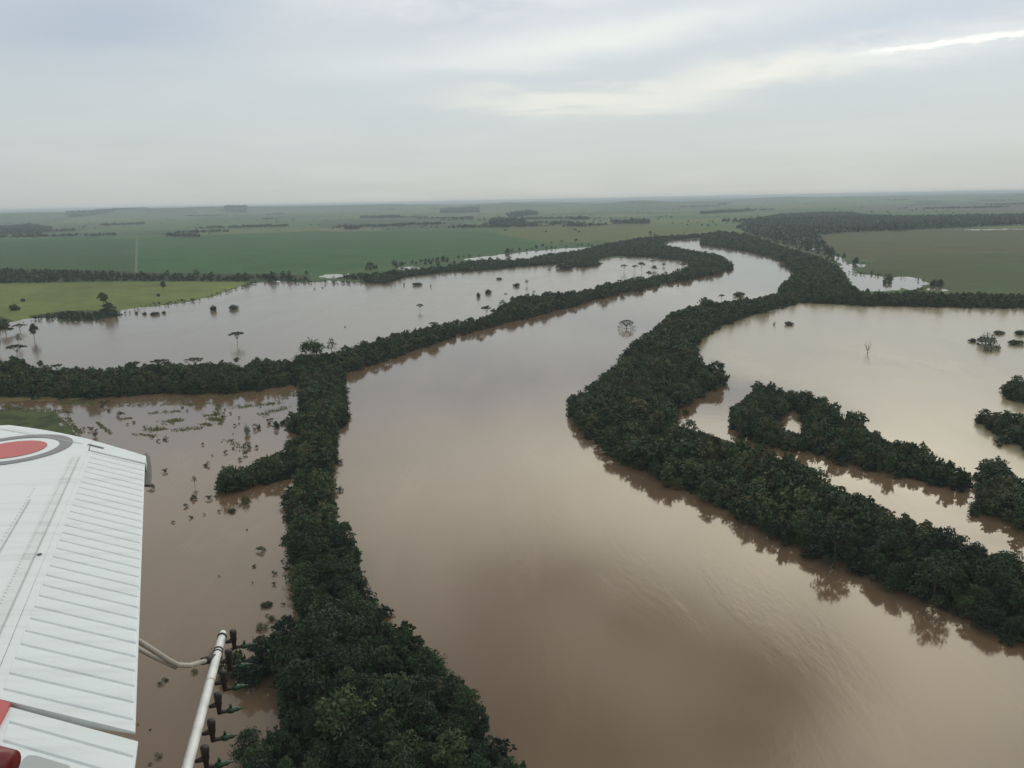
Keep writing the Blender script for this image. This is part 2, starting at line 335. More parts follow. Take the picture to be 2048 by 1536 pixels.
for w in LAND:
    k = inside(cx, cy, w); t_ = np.clip((fbm(gx[k]/7, gy[k]/7, 91, 4)-0.38)*4, 0, 1)[:, None]; colr[k] = (np.array((0.026, 0.044, 0.018))*(1-t_)+np.array((0.062, 0.078, 0.030))*t_)*mott[k][:, None]
ol = [(-900,795),(0,793),(190,795),(200,803),(100,806),(0,812),(-900,815)]
nb = inside(cx, cy, [(-1500,700),(700,690),(700,3000),(-3500,3000),(-3500,760)]) & ~inside(cx, cy, LAND[0]); nb |= ((np.hypot(gx, gy) < 700) | ((cx > 1100) & (cy > 588) & (gy > 5))) & ~inside(cx, cy, LAND[0]); colr[nb] = np.array((0.045, 0.046, 0.022))*mott[nb][:, None]
k = inside(cx, cy, ol); colr[k] = (0.115, 0.095, 0.040)
idx = np.arange(nr*nc).reshape(nr, nc)
Q = np.stack([idx[:-1, :-1], idx[:-1, 1:], idx[1:, 1:], idx[1:, :-1]], -1).reshape(-1, 4)[:, ::-1]
gm, g, b = mat('farmland')
at = g.nodes.new('ShaderNodeVertexColor'); at.layer_name = 'soil'
go = g.nodes.new('ShaderNodeNewGeometry')
mp = noise(g, go.outputs['Position'], 0.05, 6, 0.6)
colg = mixc(g, mp.smooth(0.3, 0.7)*0.32, at.outputs[0], (0.055, 0.060, 0.030))
mp2 = noise(g, go.outputs['Position'], 0.011, 5, 0.6)
colg = mixc(g, mp2.smooth(0.5, 0.75)*0.3, colg, (0.09, 0.085, 0.05))
g.links.new(colg, b.inputs['Base Color']); b.inputs['Roughness'].default_value = 0.95; b.inputs['Specular IOR Level'].default_value = 0.1
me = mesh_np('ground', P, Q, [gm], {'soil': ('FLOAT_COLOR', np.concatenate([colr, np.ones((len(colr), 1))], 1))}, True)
ground = tag(link('ground', me), 'flat green farmland stretching to the horizon around the flood', None, None, 'structure')

def ground_z(x, y):
    return 0.35+fbm(x/30, y/30, 3)*0.5+hills(x, y).clip(0, None)

wm, g, b = mat('muddy_water')
go = g.nodes.new('ShaderNodeNewGeometry'); pos = go.outputs['Position']
mpn = g.nodes.new('ShaderNodeMapping'); mpn.inputs['Rotation'].default_value = (0, 0, R(24)); mpn.inputs['Scale'].default_value = (1.0, 0.28, 1)
g.links.new(pos, mpn.inputs[0]); fl = mpn.outputs[0]
big = noise(g, pos, 0.006, 4, 0.55); mid = noise(g, fl, 0.035, 5, 0.6, 0.8)
cw = mixc(g, big.smooth(0.3, 0.7), (0.098, 0.065, 0.038), (0.120, 0.081, 0.049))
cw = mixc(g, mid.smooth(0.45, 0.75)*0.3, cw, (0.150, 0.100, 0.060))
stk = noise(g, fl, 0.016, 5, 0.62, 2.2)
cw = mixc(g, stk.smooth(0.52, 0.68)*0.35, cw, (0.165, 0.115, 0.072))
wa = g.nodes.new('ShaderNodeAttribute'); wa.attribute_name = 'wind'; sa = g.nodes.new('ShaderNodeAttribute'); sa.attribute_name = 'silt'
cw = mixc(g, X(g, sa.outputs['Fac'])*0.85, cw, (0.20, 0.172, 0.108))
g.links.new(cw, b.inputs['Base Color'])
b.inputs['IOR'].default_value = 1.40; b.inputs['Specular IOR Level'].default_value = 0.5
rg = mid.smooth(0.35, 0.7)*0.04+big.smooth(0.35, 0.65)*0.03+0.065+X(g, wa.outputs['Fac'])*0.10
g.links.new(rg.s, b.inputs['Roughness'])
rip = noise(g, fl, 0.55, 4, 0.62); rip2 = noise(g, fl, 0.12, 4, 0.6, 1.0)
bh = rip*(mid.smooth(0.48, 0.66)*0.9+0.08)+rip2*(stk.smooth(0.5, 0.7)*0.5+0.08)+noise(g, fl, 0.05, 3, 0.6, 1.0)*0.15
bp = g.nodes.new('ShaderNodeBump'); bp.inputs['Strength'].default_value = 0.045; bp.inputs['Distance'].default_value = 1.0
g.links.new(bh.s, bp.inputs['Height']); g.links.new(bp.outputs[0], b.inputs['Normal'])
wr = np.concatenate([np.array([-2500., -400, -60]), np.geomspace(30, 9000, 150)]); wcx = np.concatenate([-np.geomspace(9000, 8, 110), [0.0], np.geomspace(8, 9000, 110)])
WX, WY = np.meshgrid(wcx, wr); wpos = np.stack([WX.ravel(), WY.ravel(), 0*WX.ravel()], 1)
wqx, wqy = proj(wpos+np.stack([(fbm(wpos[:, 0]/40, wpos[:, 1]/40, 5)-0.5)*30, (fbm(wpos[:, 0]/40, wpos[:, 1]/40, 8)-0.5)*40, 0*wpos[:, 0]], 1)); fr_ = wpos[:, 1] > 20
RLAKE = [(1360,590),(3000,590),(3000,1000),(2048,1000),(1930,925),(1740,850),(1600,775),(1480,760),(1400,740),(1370,690)]
LLAKE = WATER[0]
INLET = [(1340,850),(1480,780),(1560,860),(1940,960),(2100,1000),(2300,1300),(1900,1080),(1640,950)]
wind = np.zeros(len(wpos)); silt = np.zeros(len(wpos))
wind[fr_ & inside(wqx, wqy, RLAKE)] = 1.0; wind[fr_ & inside(wqx, wqy, LLAKE)] = 0.75; wind[fr_ & inside(wqx, wqy, INLET)] = -0.5
silt[fr_ & inside(wqx, wqy, RLAKE)] = 1.1; silt[fr_ & inside(wqx, wqy, LLAKE)] = 0.3
def blur(a, n):
    a = a.reshape(WX.shape).copy()
    for _ in range(n): a[1:-1, 1:-1] = (a[1:-1, 1:-1]*2+a[:-2, 1:-1]+a[2:, 1:-1]+a[1:-1, :-2]+a[1:-1, 2:])/6
    return a.ravel()
wi = np.arange(WX.size).reshape(WX.shape); wq = np.stack([wi[:-1, :-1], wi[:-1, 1:], wi[1:, 1:], wi[1:, :-1]], -1).reshape(-1, 4)
me = mesh_np('flood_water', wpos, wq, [wm], {'wind': ('FLOAT', blur(wind, 3)), 'silt': ('FLOAT', blur(silt, 3))}, True)
tag(link('flood_water', me), 'brown flood water of the swollen river and drowned fields', None, None, 'structure')

# dirt track across the green field
ta, tb = unproj(np.array((274.0)), np.array((477.0))), unproj(np.array((272.0)), np.array((546.0)))
n = 60; ts = np.linspace(0, 1, n)
pts = ta[None]*(1-ts[:, None])+tb[None]*ts[:, None]
wv = np.array((2.6, 0.3, 0)); V = []
for p in pts:
    for s in (-1, -0.33, 0.33, 1):
        q = p+wv*s; q[2] = ground_z(q[0:1], q[1:2])[0]+0.12; V.append(q)
Qs = [(4*i+j, 4*i+j+1, 4*i+5+j, 4*i+4+j) for i in range(n-1) for j in range(3)]
tm, g, b = mat('dirt'); b.inputs['Base Color'].default_value = (0.075, 0.092, 0.046, 1); b.inputs['Roughness'].default_value = 1
tag(link('dirt_track', mesh_np('dirt_track', np.array(V), np.array(Qs), [tm], None, True)), 'pale dirt track crossing the green field', None, None, 'structure')

# ------------------------------------------------------------------ plants
def foliage(name, stops, rnd=0.5):
    m, g, b = mat(name)
    a = g.nodes.new('ShaderNodeAttribute'); a.attribute_name = 'tint'
    t = g.nodes.new('ShaderNodeAttribute'); t.attribute_name = 'tree'
    oi = g.nodes.new('ShaderNodeObjectInfo')
    v = X(g, a.outputs['Fac'])*0.36+X(g, t.outputs['Fac'])*0.64+(X(g, oi.outputs['Random'])-0.5)*rnd
    g.links.new(ramp(g, v, stops), b.inputs['Base Color'])
    b.inputs['Roughness'].default_value = 0.65; b.inputs['Specular IOR Level'].default_value = 0.15
    return m
LEAF = foliage('leaf', [(0.0, (0.014, 0.024, 0.016)), (0.3, (0.019, 0.036, 0.019)), (0.5, (0.025, 0.048, 0.022)), (0.72, (0.034, 0.063, 0.025)), (0.9, (0.050, 0.076, 0.030)), (1.0, (0.062, 0.068, 0.030))], 0.7)
SHRUB = foliage('shrub_leaf', [(0.0, (0.030, 0.038, 0.022)), (0.5, (0.048, 0.058, 0.026)), (1.0, (0.070, 0.066, 0.030))], 0.3)
PALE = foliage('pale_leaf', [(0.0, (0.10, 0.12, 0.085)), (1.0, (0.17, 0.19, 0.13))], 0.2)
OLIVE = foliage('olive_leaf', [(0.0, (0.050, 0.058, 0.030)), (1.0, (0.090, 0.095, 0.045))], 0.2)
GRASS = foliage('grass_leaf', [(0.0, (0.050, 0.068, 0.022)), (1.0, (0.10, 0.115, 0.035))], 0.1)
bark, g, b = mat('bark'); go = g.nodes.new('ShaderNodeTexCoord')
g.links.new(ramp(g, noise(g, go.outputs['Object'], 3.0, 4), [(0.3, (0.06, 0.048, 0.036)), (0.7, (0.14, 0.12, 0.095))]), b.inputs['Base Color']); b.inputs['Roughness'].default_value = 0.9

def leaves(c, nrm, size, r):
    """one kite-shaped leaf clump per centre"""
    n = len(c); nrm = nrm/np.maximum(np.linalg.norm(nrm, axis=1, keepdims=True), 1e-6)
    t = r.normal(size=(n, 3)); t -= (t*nrm).sum(1, keepdims=True)*nrm; t /= np.maximum(np.linalg.norm(t, axis=1, keepdims=True), 1e-6)
    bt = np.cross(nrm, t); s = size*(0.6+0.8*r.random((n, 1))); w = s*(0.45+0.3*r.random((n, 1)))
    V = np.stack([c-t*s*0.5, c+bt*w*0.5+t*s*0.08*r.normal(size=(n, 1)), c+t*s*0.55, c-bt*w*0.5-nrm*s*0.12], 1).reshape(-1, 3)
    Q = np.arange(n*4).reshape(-1, 4)
    return V, Q, np.repeat(r.random(n), 4)
def lobes_leaves(lobes, n, size, r, squash=0.8, inner=0.25):
    """leaves scattered on and just inside a set of spherical boughs"""
    L = np.array(lobes); area = L[:, 3]**2; pick = r.choice(len(L), n, p=area/area.sum())
    d = r.normal(size=(n, 3)); d[:, 2] = np.where(r.random(n) < 0.72, np.abs(d[:, 2]), d[:, 2]); d /= np.linalg.norm(d, axis=1, keepdims=True)
    rad = L[pick, 3]*(1-inner*r.random(n)**1.5+0.17*r.normal(size=n))
    c = L[pick, :3]+d*rad[:, None]*np.array((1, 1, squash)); c[:, 2] = np.maximum(c[:, 2], 0.1)
    return leaves(c, d+r.normal(size=(n, 3))*0.55, size, r)
def broad(seed, n, size, h=9.0, rad=3.4, skirt=True):
    r = np.random.default_rng(seed); lob = [(0, 0, h*0.72, rad*0.62)]
    k = 13+seed % 5
    for i in range(k):
        a = i*2.4+r.random(); q = rad*(0.30+0.62*r.random())
        lob.append((q*math.cos(a), q*math.sin(a), h*(0.36+0.46*r.random()*(1.15-q/rad*0.5)), rad*(0.20+0.20*r.random())))
    for i in range(5):
        a = r.random()*6.28; q = rad*0.5*r.random(); lob.append((q*math.cos(a), q*math.sin(a), h*(0.78+0.17*r.random()), rad*(0.13+0.15*r.random())))
    if skirt:
        for i in range(7):
            a = i*0.9+r.random(); lob.append((rad*0.66*math.cos(a), rad*0.62*math.sin(a), h*(0.10+0.2*r.random()), rad*(0.28+0.2*r.random())))
    return lobes_leaves(lob, n, size, r)
def umbrella(seed, n, size, h=9.0, rad=5.5):
    r = np.random.default_rng(seed); lob = []
    for i in range(13):
        a = i*2.4; q = rad*math.sqrt((i+0.4)/13)
        lob.append((q*math.cos(a), q*math.sin(a), h*(0.90-0.16*(q/rad)**2)+0.3*r.normal(), rad*(0.20+0.1*r.random())))
    return lobes_leaves(lob, n, size, r, 0.45)
def mound(seed, n, size, h=3.0, rad=4.0):
    r = np.random.default_rng(seed); lob = [(0, 0, h*0.25, rad*0.55)]
    for i in range(9):
        a = i*2.4+r.random()*0.6; q = rad*(0.25+0.5*r.random())
        lob.append((q*math.cos(a), q*math.sin(a), h*(0.15+0.35*r.random()*(1-q/rad)), rad*(0.22+0.2*r.random())))
    V, Q, t = lobes_leaves(lob, n, size, r, h/rad*1.15, 0.3); return V, Q, t
def cane(seed, n, size, h=8.0, rad=2.8):
    """feathery clump of upright arching stems"""
    r = np.random.default_rng(seed); k = 34; c, nn = [], []
    a = r.random(k)*6.283; lean = rad*(0.15+0.85*r.random(k)); hh = h*(0.6+0.4*r.random(k))
    s = r.integers(0, k, n); t = 0.1+0.9*r.random(n)**0.8
    bx, by = lean[s]*np.cos(a[s])*(0.35+0.65*t**1.6), lean[s]*np.sin(a[s])*(0.35+0.65*t**1.6)
    c = np.stack([bx, by, hh[s]*t-0.25*h*t**4*lean[s]/rad*0.6], 1)+r.normal(size=(n, 3))*0.22*(1.3-t[:, None])
    d = np.stack([np.cos(a[s]), np.sin(a[s]), 0.6+0*t], 1)
    V, Q, tt = leaves(c, d+r.normal(size=(n, 3))*0.8, size, r)
    return V, Q, np.clip(tt*0.6+0.35, 0, 1)
def sparse(seed, n, size, h=2.5, rad=1.3):
    r = np.random.default_rng(seed); lob = []
    for i in range(6):
        a = i*2.4; q = rad*(0.2+0.6*r.random()); lob.append((q*math.cos(a), q*math.sin(a), h*(0.06+0.48*r.random()), rad*(0.28+0.24*r.random())))
    return lobes_leaves(lob, n, size, r)
def tubes(segs, sides=6):
    V, Q = [], []
    for p, q, a, b_ in segs:
        p, q = Vector(p), Vector(q); d = (q-p).normalized(); u = d.orthogonal().normalized(); w = d.cross(u); o = len(V)
        for c, rr in ((p, a), (q, b_)):
            for i in range(sides): V.append(c+(u*math.cos(6.2832*i/sides)+w*math.sin(6.2832*i/sides))*rr)
        Q += [(o+i, o+(i+1) % sides, o+sides+(i+1) % sides, o+sides+i) for i in range(sides)]
    return np.array([tuple(v) for v in V]), np.array(Q)
def limbs(seed, h, rad, k=6, t0=0.3, flat=False):
    r = random.Random(seed); fork = Vector((r.uniform(-.3, .3), r.uniform(-.3, .3), h*t0*1.4))
    s = [((0, 0, -1.5), tuple(fork), 0.045*h*0.6, 0.03*h*0.6)]
    for i in range(k):
        a = i*6.2832/k+r.random()*0.6; z = h*(0.84 if flat else r.uniform(0.6, 0.85)); q = rad*r.uniform(0.4, 0.85)
        e = Vector((q*math.cos(a), q*math.sin(a), z)); mpt = fork.lerp(e, 0.5)+Vector((0, 0, (-0.06 if not flat else 0.05)*h))
        s.append((tuple(fork), tuple(mpt), 0.016*h, 0.011*h)); s.append((tuple(mpt), tuple(e), 0.011*h, 0.005*h))
    return s
def crown_mesh(name, data, m):
    V, Q, t = data
    return mesh_np(name, V, Q, [m], {'tint': ('FLOAT', t), 'tree': ('FLOAT', np.full(len(t), 0.42))})
def trunk_mesh(name, segs): V, Q = tubes(segs); return mesh_np(name, V, Q, [bark], None, True)

KINDS = {}   # kind -> list of (crown mesh, trunk mesh or None, height, radius)
KINDS['broad'] = [(crown_mesh('broad_crown', broad(100+i, 2300, 0.54, 9, (2.6, 3.2, 3.8, 4.4, 2.9, 3.5, 4.8, 3.1)[i], True), LEAF), trunk_mesh('broad_trunk', limbs(i, 9, 3.0)), 9.0, 3.4) for i in range(8)]
KINDS['cane'] = [(crown_mesh('cane_crown', cane(200+i, 1500, 0.75), LEAF), trunk_mesh('cane_stems', limbs(50+i, 8, 1.8, 8, 0.08)), 8.0, 2.8) for i in range(4)]
KINDS['umbrella'] = [(crown_mesh('umbrella_crown', umbrella(300+i, 700, 0.8), SHRUB), trunk_mesh('umbrella_trunk', limbs(70+i, 9, 5, 7, 0.28, True)), 9.0, 5.5) for i in range(3)]
KINDS['round'] = [(crown_mesh('round_crown', broad(400+i, 900, 0.8, 9, 3.6, False), SHRUB), trunk_mesh('round_trunk', limbs(80+i, 9, 2.6)), 9.0, 3.6) for i in range(3)]
KINDS['mound'] = [(crown_mesh('mound_crown', mound(500+i, 600, 0.75), SHRUB), None, 3.0, 4.0) for i in range(4)]
KINDS['palemound'] = [(crown_mesh('pale_crown', mound(520+i, 420, 0.7, 3.6, 4.0), PALE), None, 3.6, 4.0) for i in range(2)]
KINDS['olive'] = [(crown_mesh('olive_crown', mound(540+i, 420, 0.55, 3.4, 4.0), OLIVE), None, 3.4, 4.0) for i in range(2)]
KINDS['shrub'] = [(crown_mesh('shrub_crown', sparse(600+i, 220, 0.36), SHRUB), None, 2.5, 1.3) for i in range(6)]
KINDS['paleround'] = [(crown_mesh('thin_crown', broad(450+i, 260, 0.7, 9, 3.2, False), PALE), trunk_mesh('thin_trunk', limbs(90+i, 9, 2.6)), 9.0, 3.4) for i in range(2)]
r_ = random.Random(5)
dead = [((0, 0, -1), (0.1, 0, 1.2), 0.22, 0.18)]
for i in range(5):
    a = i*1.26+0.4; e = (1.7*math.cos(a), 1.7*math.sin(a), 3.6+1.6*r_.random()); mm_ = (0.9*math.cos(a), 0.9*math.sin(a), 2.0)
    dead += [((0.1, 0, 1.2), mm_, 0.14, 0.10), (mm_, e, 0.10, 0.04), (mm_, (e[0]*1.35+0.3, e[1]*1.2, e[2]*0.72), 0.07, 0.03)]
KINDS['dead'] = [(crown_mesh('dead_twigs', sparse(700, 26, 0.35, 5, 2.0), SHRUB), trunk_mesh('dead_branches', dead), 5.0, 2.2)]
# the open half-drowned dome in the river: a ring of boughs and a leafy cap
r9 = np.random.default_rng(9); lob = []
for i in range(20):
    a = i*6.283/20; lob.append((8.3*math.cos(a), 8.3*math.sin(a), 1.0+0.5*r9.random(), 0.75))
for i in range(26):
    a = i*2.4; q = 7.6*math.sqrt((i+.5)/26); lob.append((q*math.cos(a), q*math.sin(a), 7.4*math.sqrt(max(0, 1-(q/9.0)**2)), 1.2))
dome = lobes_leaves(lob, 900, 0.75, r9, 0.5)
seg = [((0, 0, -1), (0, 0, 2.5), 0.4, 0.3)]
for i in range(14):
    a = i*6.283/14; q = 5+3*r9.random(); mp_ = (q*0.5*math.cos(a), q*0.5*math.sin(a), 4.8)
    seg += [((0, 0, 2.0), mp_, 0.16, 0.12), (mp_, (q*math.cos(a), q*math.sin(a), 5.2*math.sqrt(max(0.02, 1-(q/9)**2))), 0.12, 0.06), (mp_, (q*1.02*math.cos(a+.2), q*1.02*math.sin(a+.2), 0.2), 0.09, 0.05)]
KINDS['dome'] = [(crown_mesh('dome_crown', dome, SHRUB), trunk_mesh('dome_branches', seg), 8.0, 9.0)]
KINDS['bigtree'] = [(crown_mesh('big_crown', broad(905, 3600, 1.15, 18, 11.5), LEAF), trunk_mesh('big_trunk', limbs(95, 18, 9)), 18.0, 11.5)]

def plant(name, kind, i, loc, sc, label, cat, group=None, rot=None):
    cm, tm_, h, rd = KINDS[kind][i % len(KINDS[kind])]
    o = empty(name, loc); o.rotation_euler[2] = random.random()*6.283 if rot is None else rot; o.scale = sc
    tag(o, label, cat, group)
    link('crown' if kind != 'dead' else 'twigs', cm, o)
    if tm_: link('trunk', tm_, o)
    return o

# --- sample feet for the flooded belts
def feet(poly, spacing, hmean, rad, hole=None, seed=1, keep=1.0):
    r = np.random.default_rng(seed)
    Pp = np.array(poly, float); G = unproj(Pp[:, 0], np.maximum(Pp[:, 1], 412))
    x0, y0 = G[:, 0].min()-20, G[:, 1].min()-20; x1, y1 = G[:, 0].max()+20, G[:, 1].max()+20
    nx, ny = int((x1-x0)/spacing)+1, int((y1-y0)/(spacing*0.87))+1
    i, j = np.meshgrid(np.arange(nx), np.arange(ny))
    x = (x0+(i+0.5*(j % 2))*spacing).ravel(); y = (y0+j*spacing*0.87).ravel()
    x = x+r.normal(size=x.shape)*spacing*0.22; y = y+r.normal(size=x.shape)*spacing*0.22
    # clumps: heights vary along the belt
    h = hmean*(0.46+0.72*fbm(x/24, y/24, 61, 3)+0.62*(r.random(x.shape)-0.5)+0.5*(r.random(x.shape) > 0.93))
    B = np.stack([x, y, np.zeros_like(x)], 1); ok = np.ones(x.shape, bool)
    jx, jy = r.normal(size=x.shape), r.normal(size=x.shape)
    for t, s in ((0.02, 0), (0.88, 0), (0.5, -0.75), (0.5, 0.75)):
        Z = B.copy(); Z[:, 2] = (h*0.5+hmean*0.5)*t*(1+0.10*jy); Z = Z+right[None]*(rad*h/hmean*s)[:, None]
        px, py = proj(Z); ok &= inside(px, py, poly)
        if hole is not None: ok &= ~inside(px, py, hole)
    ok &= r.random(x.shape) < keep
    return B[ok], h[ok]
SPEC = dict(LB=(5.0, 9.0, 2.3), BRANCH=(4.2, 6.5, 2.0), CB=(5.6, 8.8, 2.2), SB=(6.0, 8.5, 2.5), PB=(8.5, 8.5, 2.5), PD=(8.5, 7.5, 2.5), RB=(5.3, 9.2, 2.3), RU=(7.5, 8.5, 2.5), RT=(9.5, 9.0, 2.5),
            ISA=(4.6, 7.8, 2.2), ISB=(4.6, 7.8, 2.2), ISC=(4.8, 7.5, 2.2), ISD=(4.8, 8.0, 2.2))
allB, allH, allK = [], [], []
for i, (k, poly) in enumerate(BELTS.items()):
    sp_, hm, rd = SPEC[k]
    Bf, h = feet(poly, sp_, hm, rd, HOLE if k == 'ISA' else None, 11+i)
    allB.append(Bf); allH.append(h); allK += [k]*len(Bf)
allB = np.concatenate(allB); allH = np.concatenate(allH); allK = np.array(allK)
fr = np.random.default_rng(77); fB, fH = [], []
for k, poly in BELTS.items():
    sp_ = SPEC[k][0]*0.9; Pp = np.array(poly, float); G = unproj(Pp[:, 0], Pp[:, 1])
    x0, y0, x1, y1 = G[:, 0].min()-20, G[:, 1].min()-20, G[:, 0].max()+20, G[:, 1].max()+20
    nf = int((x1-x0)*(y1-y0)/(sp_*sp_)); x, y = fr.uniform(x0, x1, nf), fr.uniform(y0, y1, nf); B_ = np.stack([x, y, 0*x], 1)
    qx, qy = proj(B_); jx, jy = proj(B_+np.stack([fr.normal(size=nf)*sp_*0.55, fr.normal(size=nf)*sp_*0.55, 0*x], 1)); tx, ty = proj(B_+np.array((0, 0, 5.0)))
    ok = inside(jx, jy, poly) & inside(tx, ty, poly) & ~inside(qx, qy, HOLE) | (inside(qx, qy, poly) & ~inside(tx, ty, poly) & (fr.random(nf) < 0.0))
    fB.append(B_[ok]); fH.append(1.6+3.4*fr.random(int(ok.sum())))
fB, fH = np.concatenate(fB), np.concatenate(fH)
dd = np.linalg.norm(allB-CAM, axis=1); px, py = proj(allB+np.array((0, 0, 4)))
vis = (px > -30) & (px < 2078) & (py < 1590)
order = np.argsort(np.where(vis, dd, 1e9))[:300]
WORDS = dict(LB=('left bank', 'dense dark green tree in the near belt on the left river bank'), BRANCH=('side branch', 'dark green tree on the short wooded spur reaching into the shallow flood'),
             RB=('right bank', 'dense dark green tree in the near belt on the right river bank'), ISA=('middle island', 'bushy green tree on the drowned strip between right bank belt and lake'),
             ISB=('edge island', 'dark tree on the drowned clump at the right edge below the lake'), CB=('cross belt', 'dark tree in the level belt beyond the white wing'))
isind = np.zeros(len(allB), bool); isind[order] = True
for n_, i in enumerate(order):
    k = allK[i]; r3 = random.Random(int(i))
    kd = 'cane' if (k in ('ISA', 'ISB') and r3.random() < 0.55) or r3.random() < 0.14 else 'broad'
    h = allH[i]; v = n_ % len(KINDS[kd]); H0 = KINDS[kd][v][2]
    wsc = h/H0*r3.uniform(0.95, 1.25)
    gw, lw = WORDS.get(k, ('far belt', 'dark green flooded tree in the far belt'))
    plant('riverbank_tree' if kd == 'broad' else 'cane_clump', kd, v, (allB[i, 0], allB[i, 1], 0.02), (wsc, wsc, h/H0), lw if kd == 'broad' else lw.replace('tree', 'feathery cane clump'), 'tree' if kd == 'broad' else 'cane', ('trees' if kd == 'broad' else 'cane clumps')+' of the '+gw)
print('belt trees', len(allB), {k: int((allK == k).sum()) for k in BELTS}, {k: int((allK[order] == k).sum()) for k in BELTS})

def merged(name, Bf, h, hgt0, protos, m, label, seed=3, zf=None, canes=None):
    """many far trees in one object, coarser with distance"""
    r = np.random.default_rng(seed); Vs, Qs, T1, T2 = [], [], [], []; off = 0
    d = np.hypot(Bf[:, 0], Bf[:, 1]); z0 = zf(Bf[:, 0], Bf[:, 1]) if zf else np.zeros(len(Bf))
    for i in range(len(Bf)):
        lod = next(q for q in protos if d[i] < q[0]); pool = lod[2] if canes is not None and len(lod) > 2 and r.random() < canes[i] else lod[1]; V, Qd, t = pool[r.integers(len(pool))]
        a = r.random()*6.283; c, s = math.cos(a), math.sin(a); k = h[i]/hgt0; wv_ = k*r.uniform(0.9, 1.3)
        Rm = np.array(((c*wv_, s*wv_, 0), (-s*wv_, c*wv_, 0), (0, 0, k)))
        Vs.append(V@Rm+np.array((Bf[i, 0], Bf[i, 1], z0[i]))); Qs.append(Qd+off); off += len(V)
        T1.append(t); T2.append(np.full(len(t), np.clip(0.42+r.normal()*0.34, -0.2, 1.15)))
    me = mesh_np(name, np.concatenate(Vs), np.concatenate(Qs), [m], {'tint': ('FLOAT', np.concatenate(T1)), 'tree': ('FLOAT', np.concatenate(T2))})
    return tag(link(name, me), label, 'woodland', None, 'stuff')
P1 = [broad(800+i, 560, 0.95, 9, (3.0, 3.5, 4.2, 2.7, 3.8)[i]) for i in range(5)]; K1 = [cane(820+i, 480, 1.05, 9, 3.0) for i in range(3)]; K2 = [cane(830+i, 190, 1.6, 9, 3.2) for i in range(3)]
P2 = [broad(840+i, 170, 1.7, 9, 3.7) for i in range(5)]
P3 = [broad(860+i, 75, 2.6, 9, 4.0) for i in range(5)]
P4 = [broad(880+i, 30, 4.2, 9, 4.6, False) for i in range(5)]
PROT = [(620, P1, K1), (1150, P2, K2), (2300, P3), (1e9, P4)]
rest = ~isind
merged('riverside_woodland', allB[rest], allH[rest], 9.0, PROT, LEAF, 'dark continuous tree belts lining the river bends and lakes', canes=np.array([{'ISA': 0.6, 'ISB': 0.5, 'RB': 0.22, 'BRANCH': 0.3}.get(k, 0.1) for k in allK[rest]]))
M1 = [mound(900+i, 150, 0.8, 3.4, 2.6) for i in range(4)]; M2 = [mound(910+i, 60, 1.2, 3.4, 2.8) for i in range(4)]; M3 = [mound(920+i, 24, 2.0, 3.4, 3.0) for i in range(4)]
merged('drowned_thicket', fB, fH, 3.4, [(600, M1), (1100, M2), (1e9, M3)], LEAF, 'low drowned thicket fringing the foot of the flooded tree belts', 6)
wB, wH = [], []
for i, (poly, sp_, h, keep) in enumerate(WOODS):
    Bf, hh = feet(poly, sp_, h, sp_*0.2, None, 90+i, keep); wB.append(Bf); wH.append(hh*(1 if sp_ < 18 else 1.5))
for k in range(46):
    a = rng.uniform(R(-38), R(38)); d = 3000*np.exp(rng.random()*1.5); wx_, wy_ = rng.uniform(60, 330), rng.uniform(25, 90); n_ = int(wx_*wy_/130)
    q = rng.uniform(-1, 1, (n_, 2)); q = q[(q**2).sum(1) < 1.1]
    w3 = np.stack([d*np.sin(a)+q[:, 0]*wx_+q[:, 1]*wy_*0.5, d*np.cos(a)+q[:, 1]*wy_+q[:, 0]*wx_*rng.uniform(-.15, .15), 0*q[:, 0]], 1)
    qx, qy = proj(w3); ok = np.ones(len(w3), bool)
    for w in WATER+[FIELDS[0][0], FIELDS[2][0], FIELDS[5][0], FIELDS[6][0]]: ok &= ~inside(qx, qy, w)
    wB.append(w3[ok]); wH.append(8+8*rng.random(int(ok.sum())))
# scattered paddock trees over the whole plain
ns = 2600; a = rng.uniform(R(-45), R(45), ns); d = 1500*np.exp(rng.random(ns)*2.1); xs, ys = d*np.sin(a), d*np.cos(a)
ps = np.stack([xs, ys, 0*xs], 1); qx, qy = proj(ps); ok = np.ones(ns, bool)
for w in WATER+[FIELDS[0][0], FIELDS[2][0], FIELDS[5][0], FIELDS[6][0]]: ok &= ~inside(qx, qy, w)
ok &= fbm(xs/500, ys/500, 17, 3) > 0.45
wB.append(ps[ok]); wH.append(5+6*rng.random(ok.sum()))
wB = np.concatenate(wB); wH = np.concatenate(wH)
merged('distant_woodland', wB, wH, 9.0, PROT, LEAF, 'far woods, hedges and scattered trees on the plain', 8, ground_z)
print('far trees', len(wB))

# --- plants that stand alone
def ppm(px, py):
    p = unproj(np.array(float(px)), np.array(float(py))); return p, F/np.linalg.norm(p-CAM)
def single(px, py, w, h, kind, label, cat='tree', group=None, name=None, i=0, z=None):
    """(px, py) sight line of the foot, w and h apparent width and height"""
    p, k = ppm(px, py); cm, tm_, h0, r0_ = KINDS[kind][i % len(KINDS[kind])]
    dep = math.asin((CAM[2])/np.linalg.norm(p-CAM))
    wm_ = w/k; hm = h/k/math.cos(dep)
    if kind in ('mound', 'palemound', 'olive', 'shrub'): hm = max((h/k-wm_*math.sin(dep)*0.6), wm_*0.3)
    sx = wm_/2/r0_*(0.9); sz = hm/h0
    zz = 0.0 if z is None else z
    if z == 'land': zz = float(ground_z(p[0:1], p[1:2])[0])-0.1
    return plant(name or {'mound': 'flooded_bush', 'palemound': 'pale_bush', 'olive': 'olive_bush', 'shrub': 'flooded_shrub', 'dead': 'dead_tree'}.get(kind, 'flooded_tree'), kind, i, (p[0], p[1], zz), (sx, sx, sz), label, cat, group)
T = single
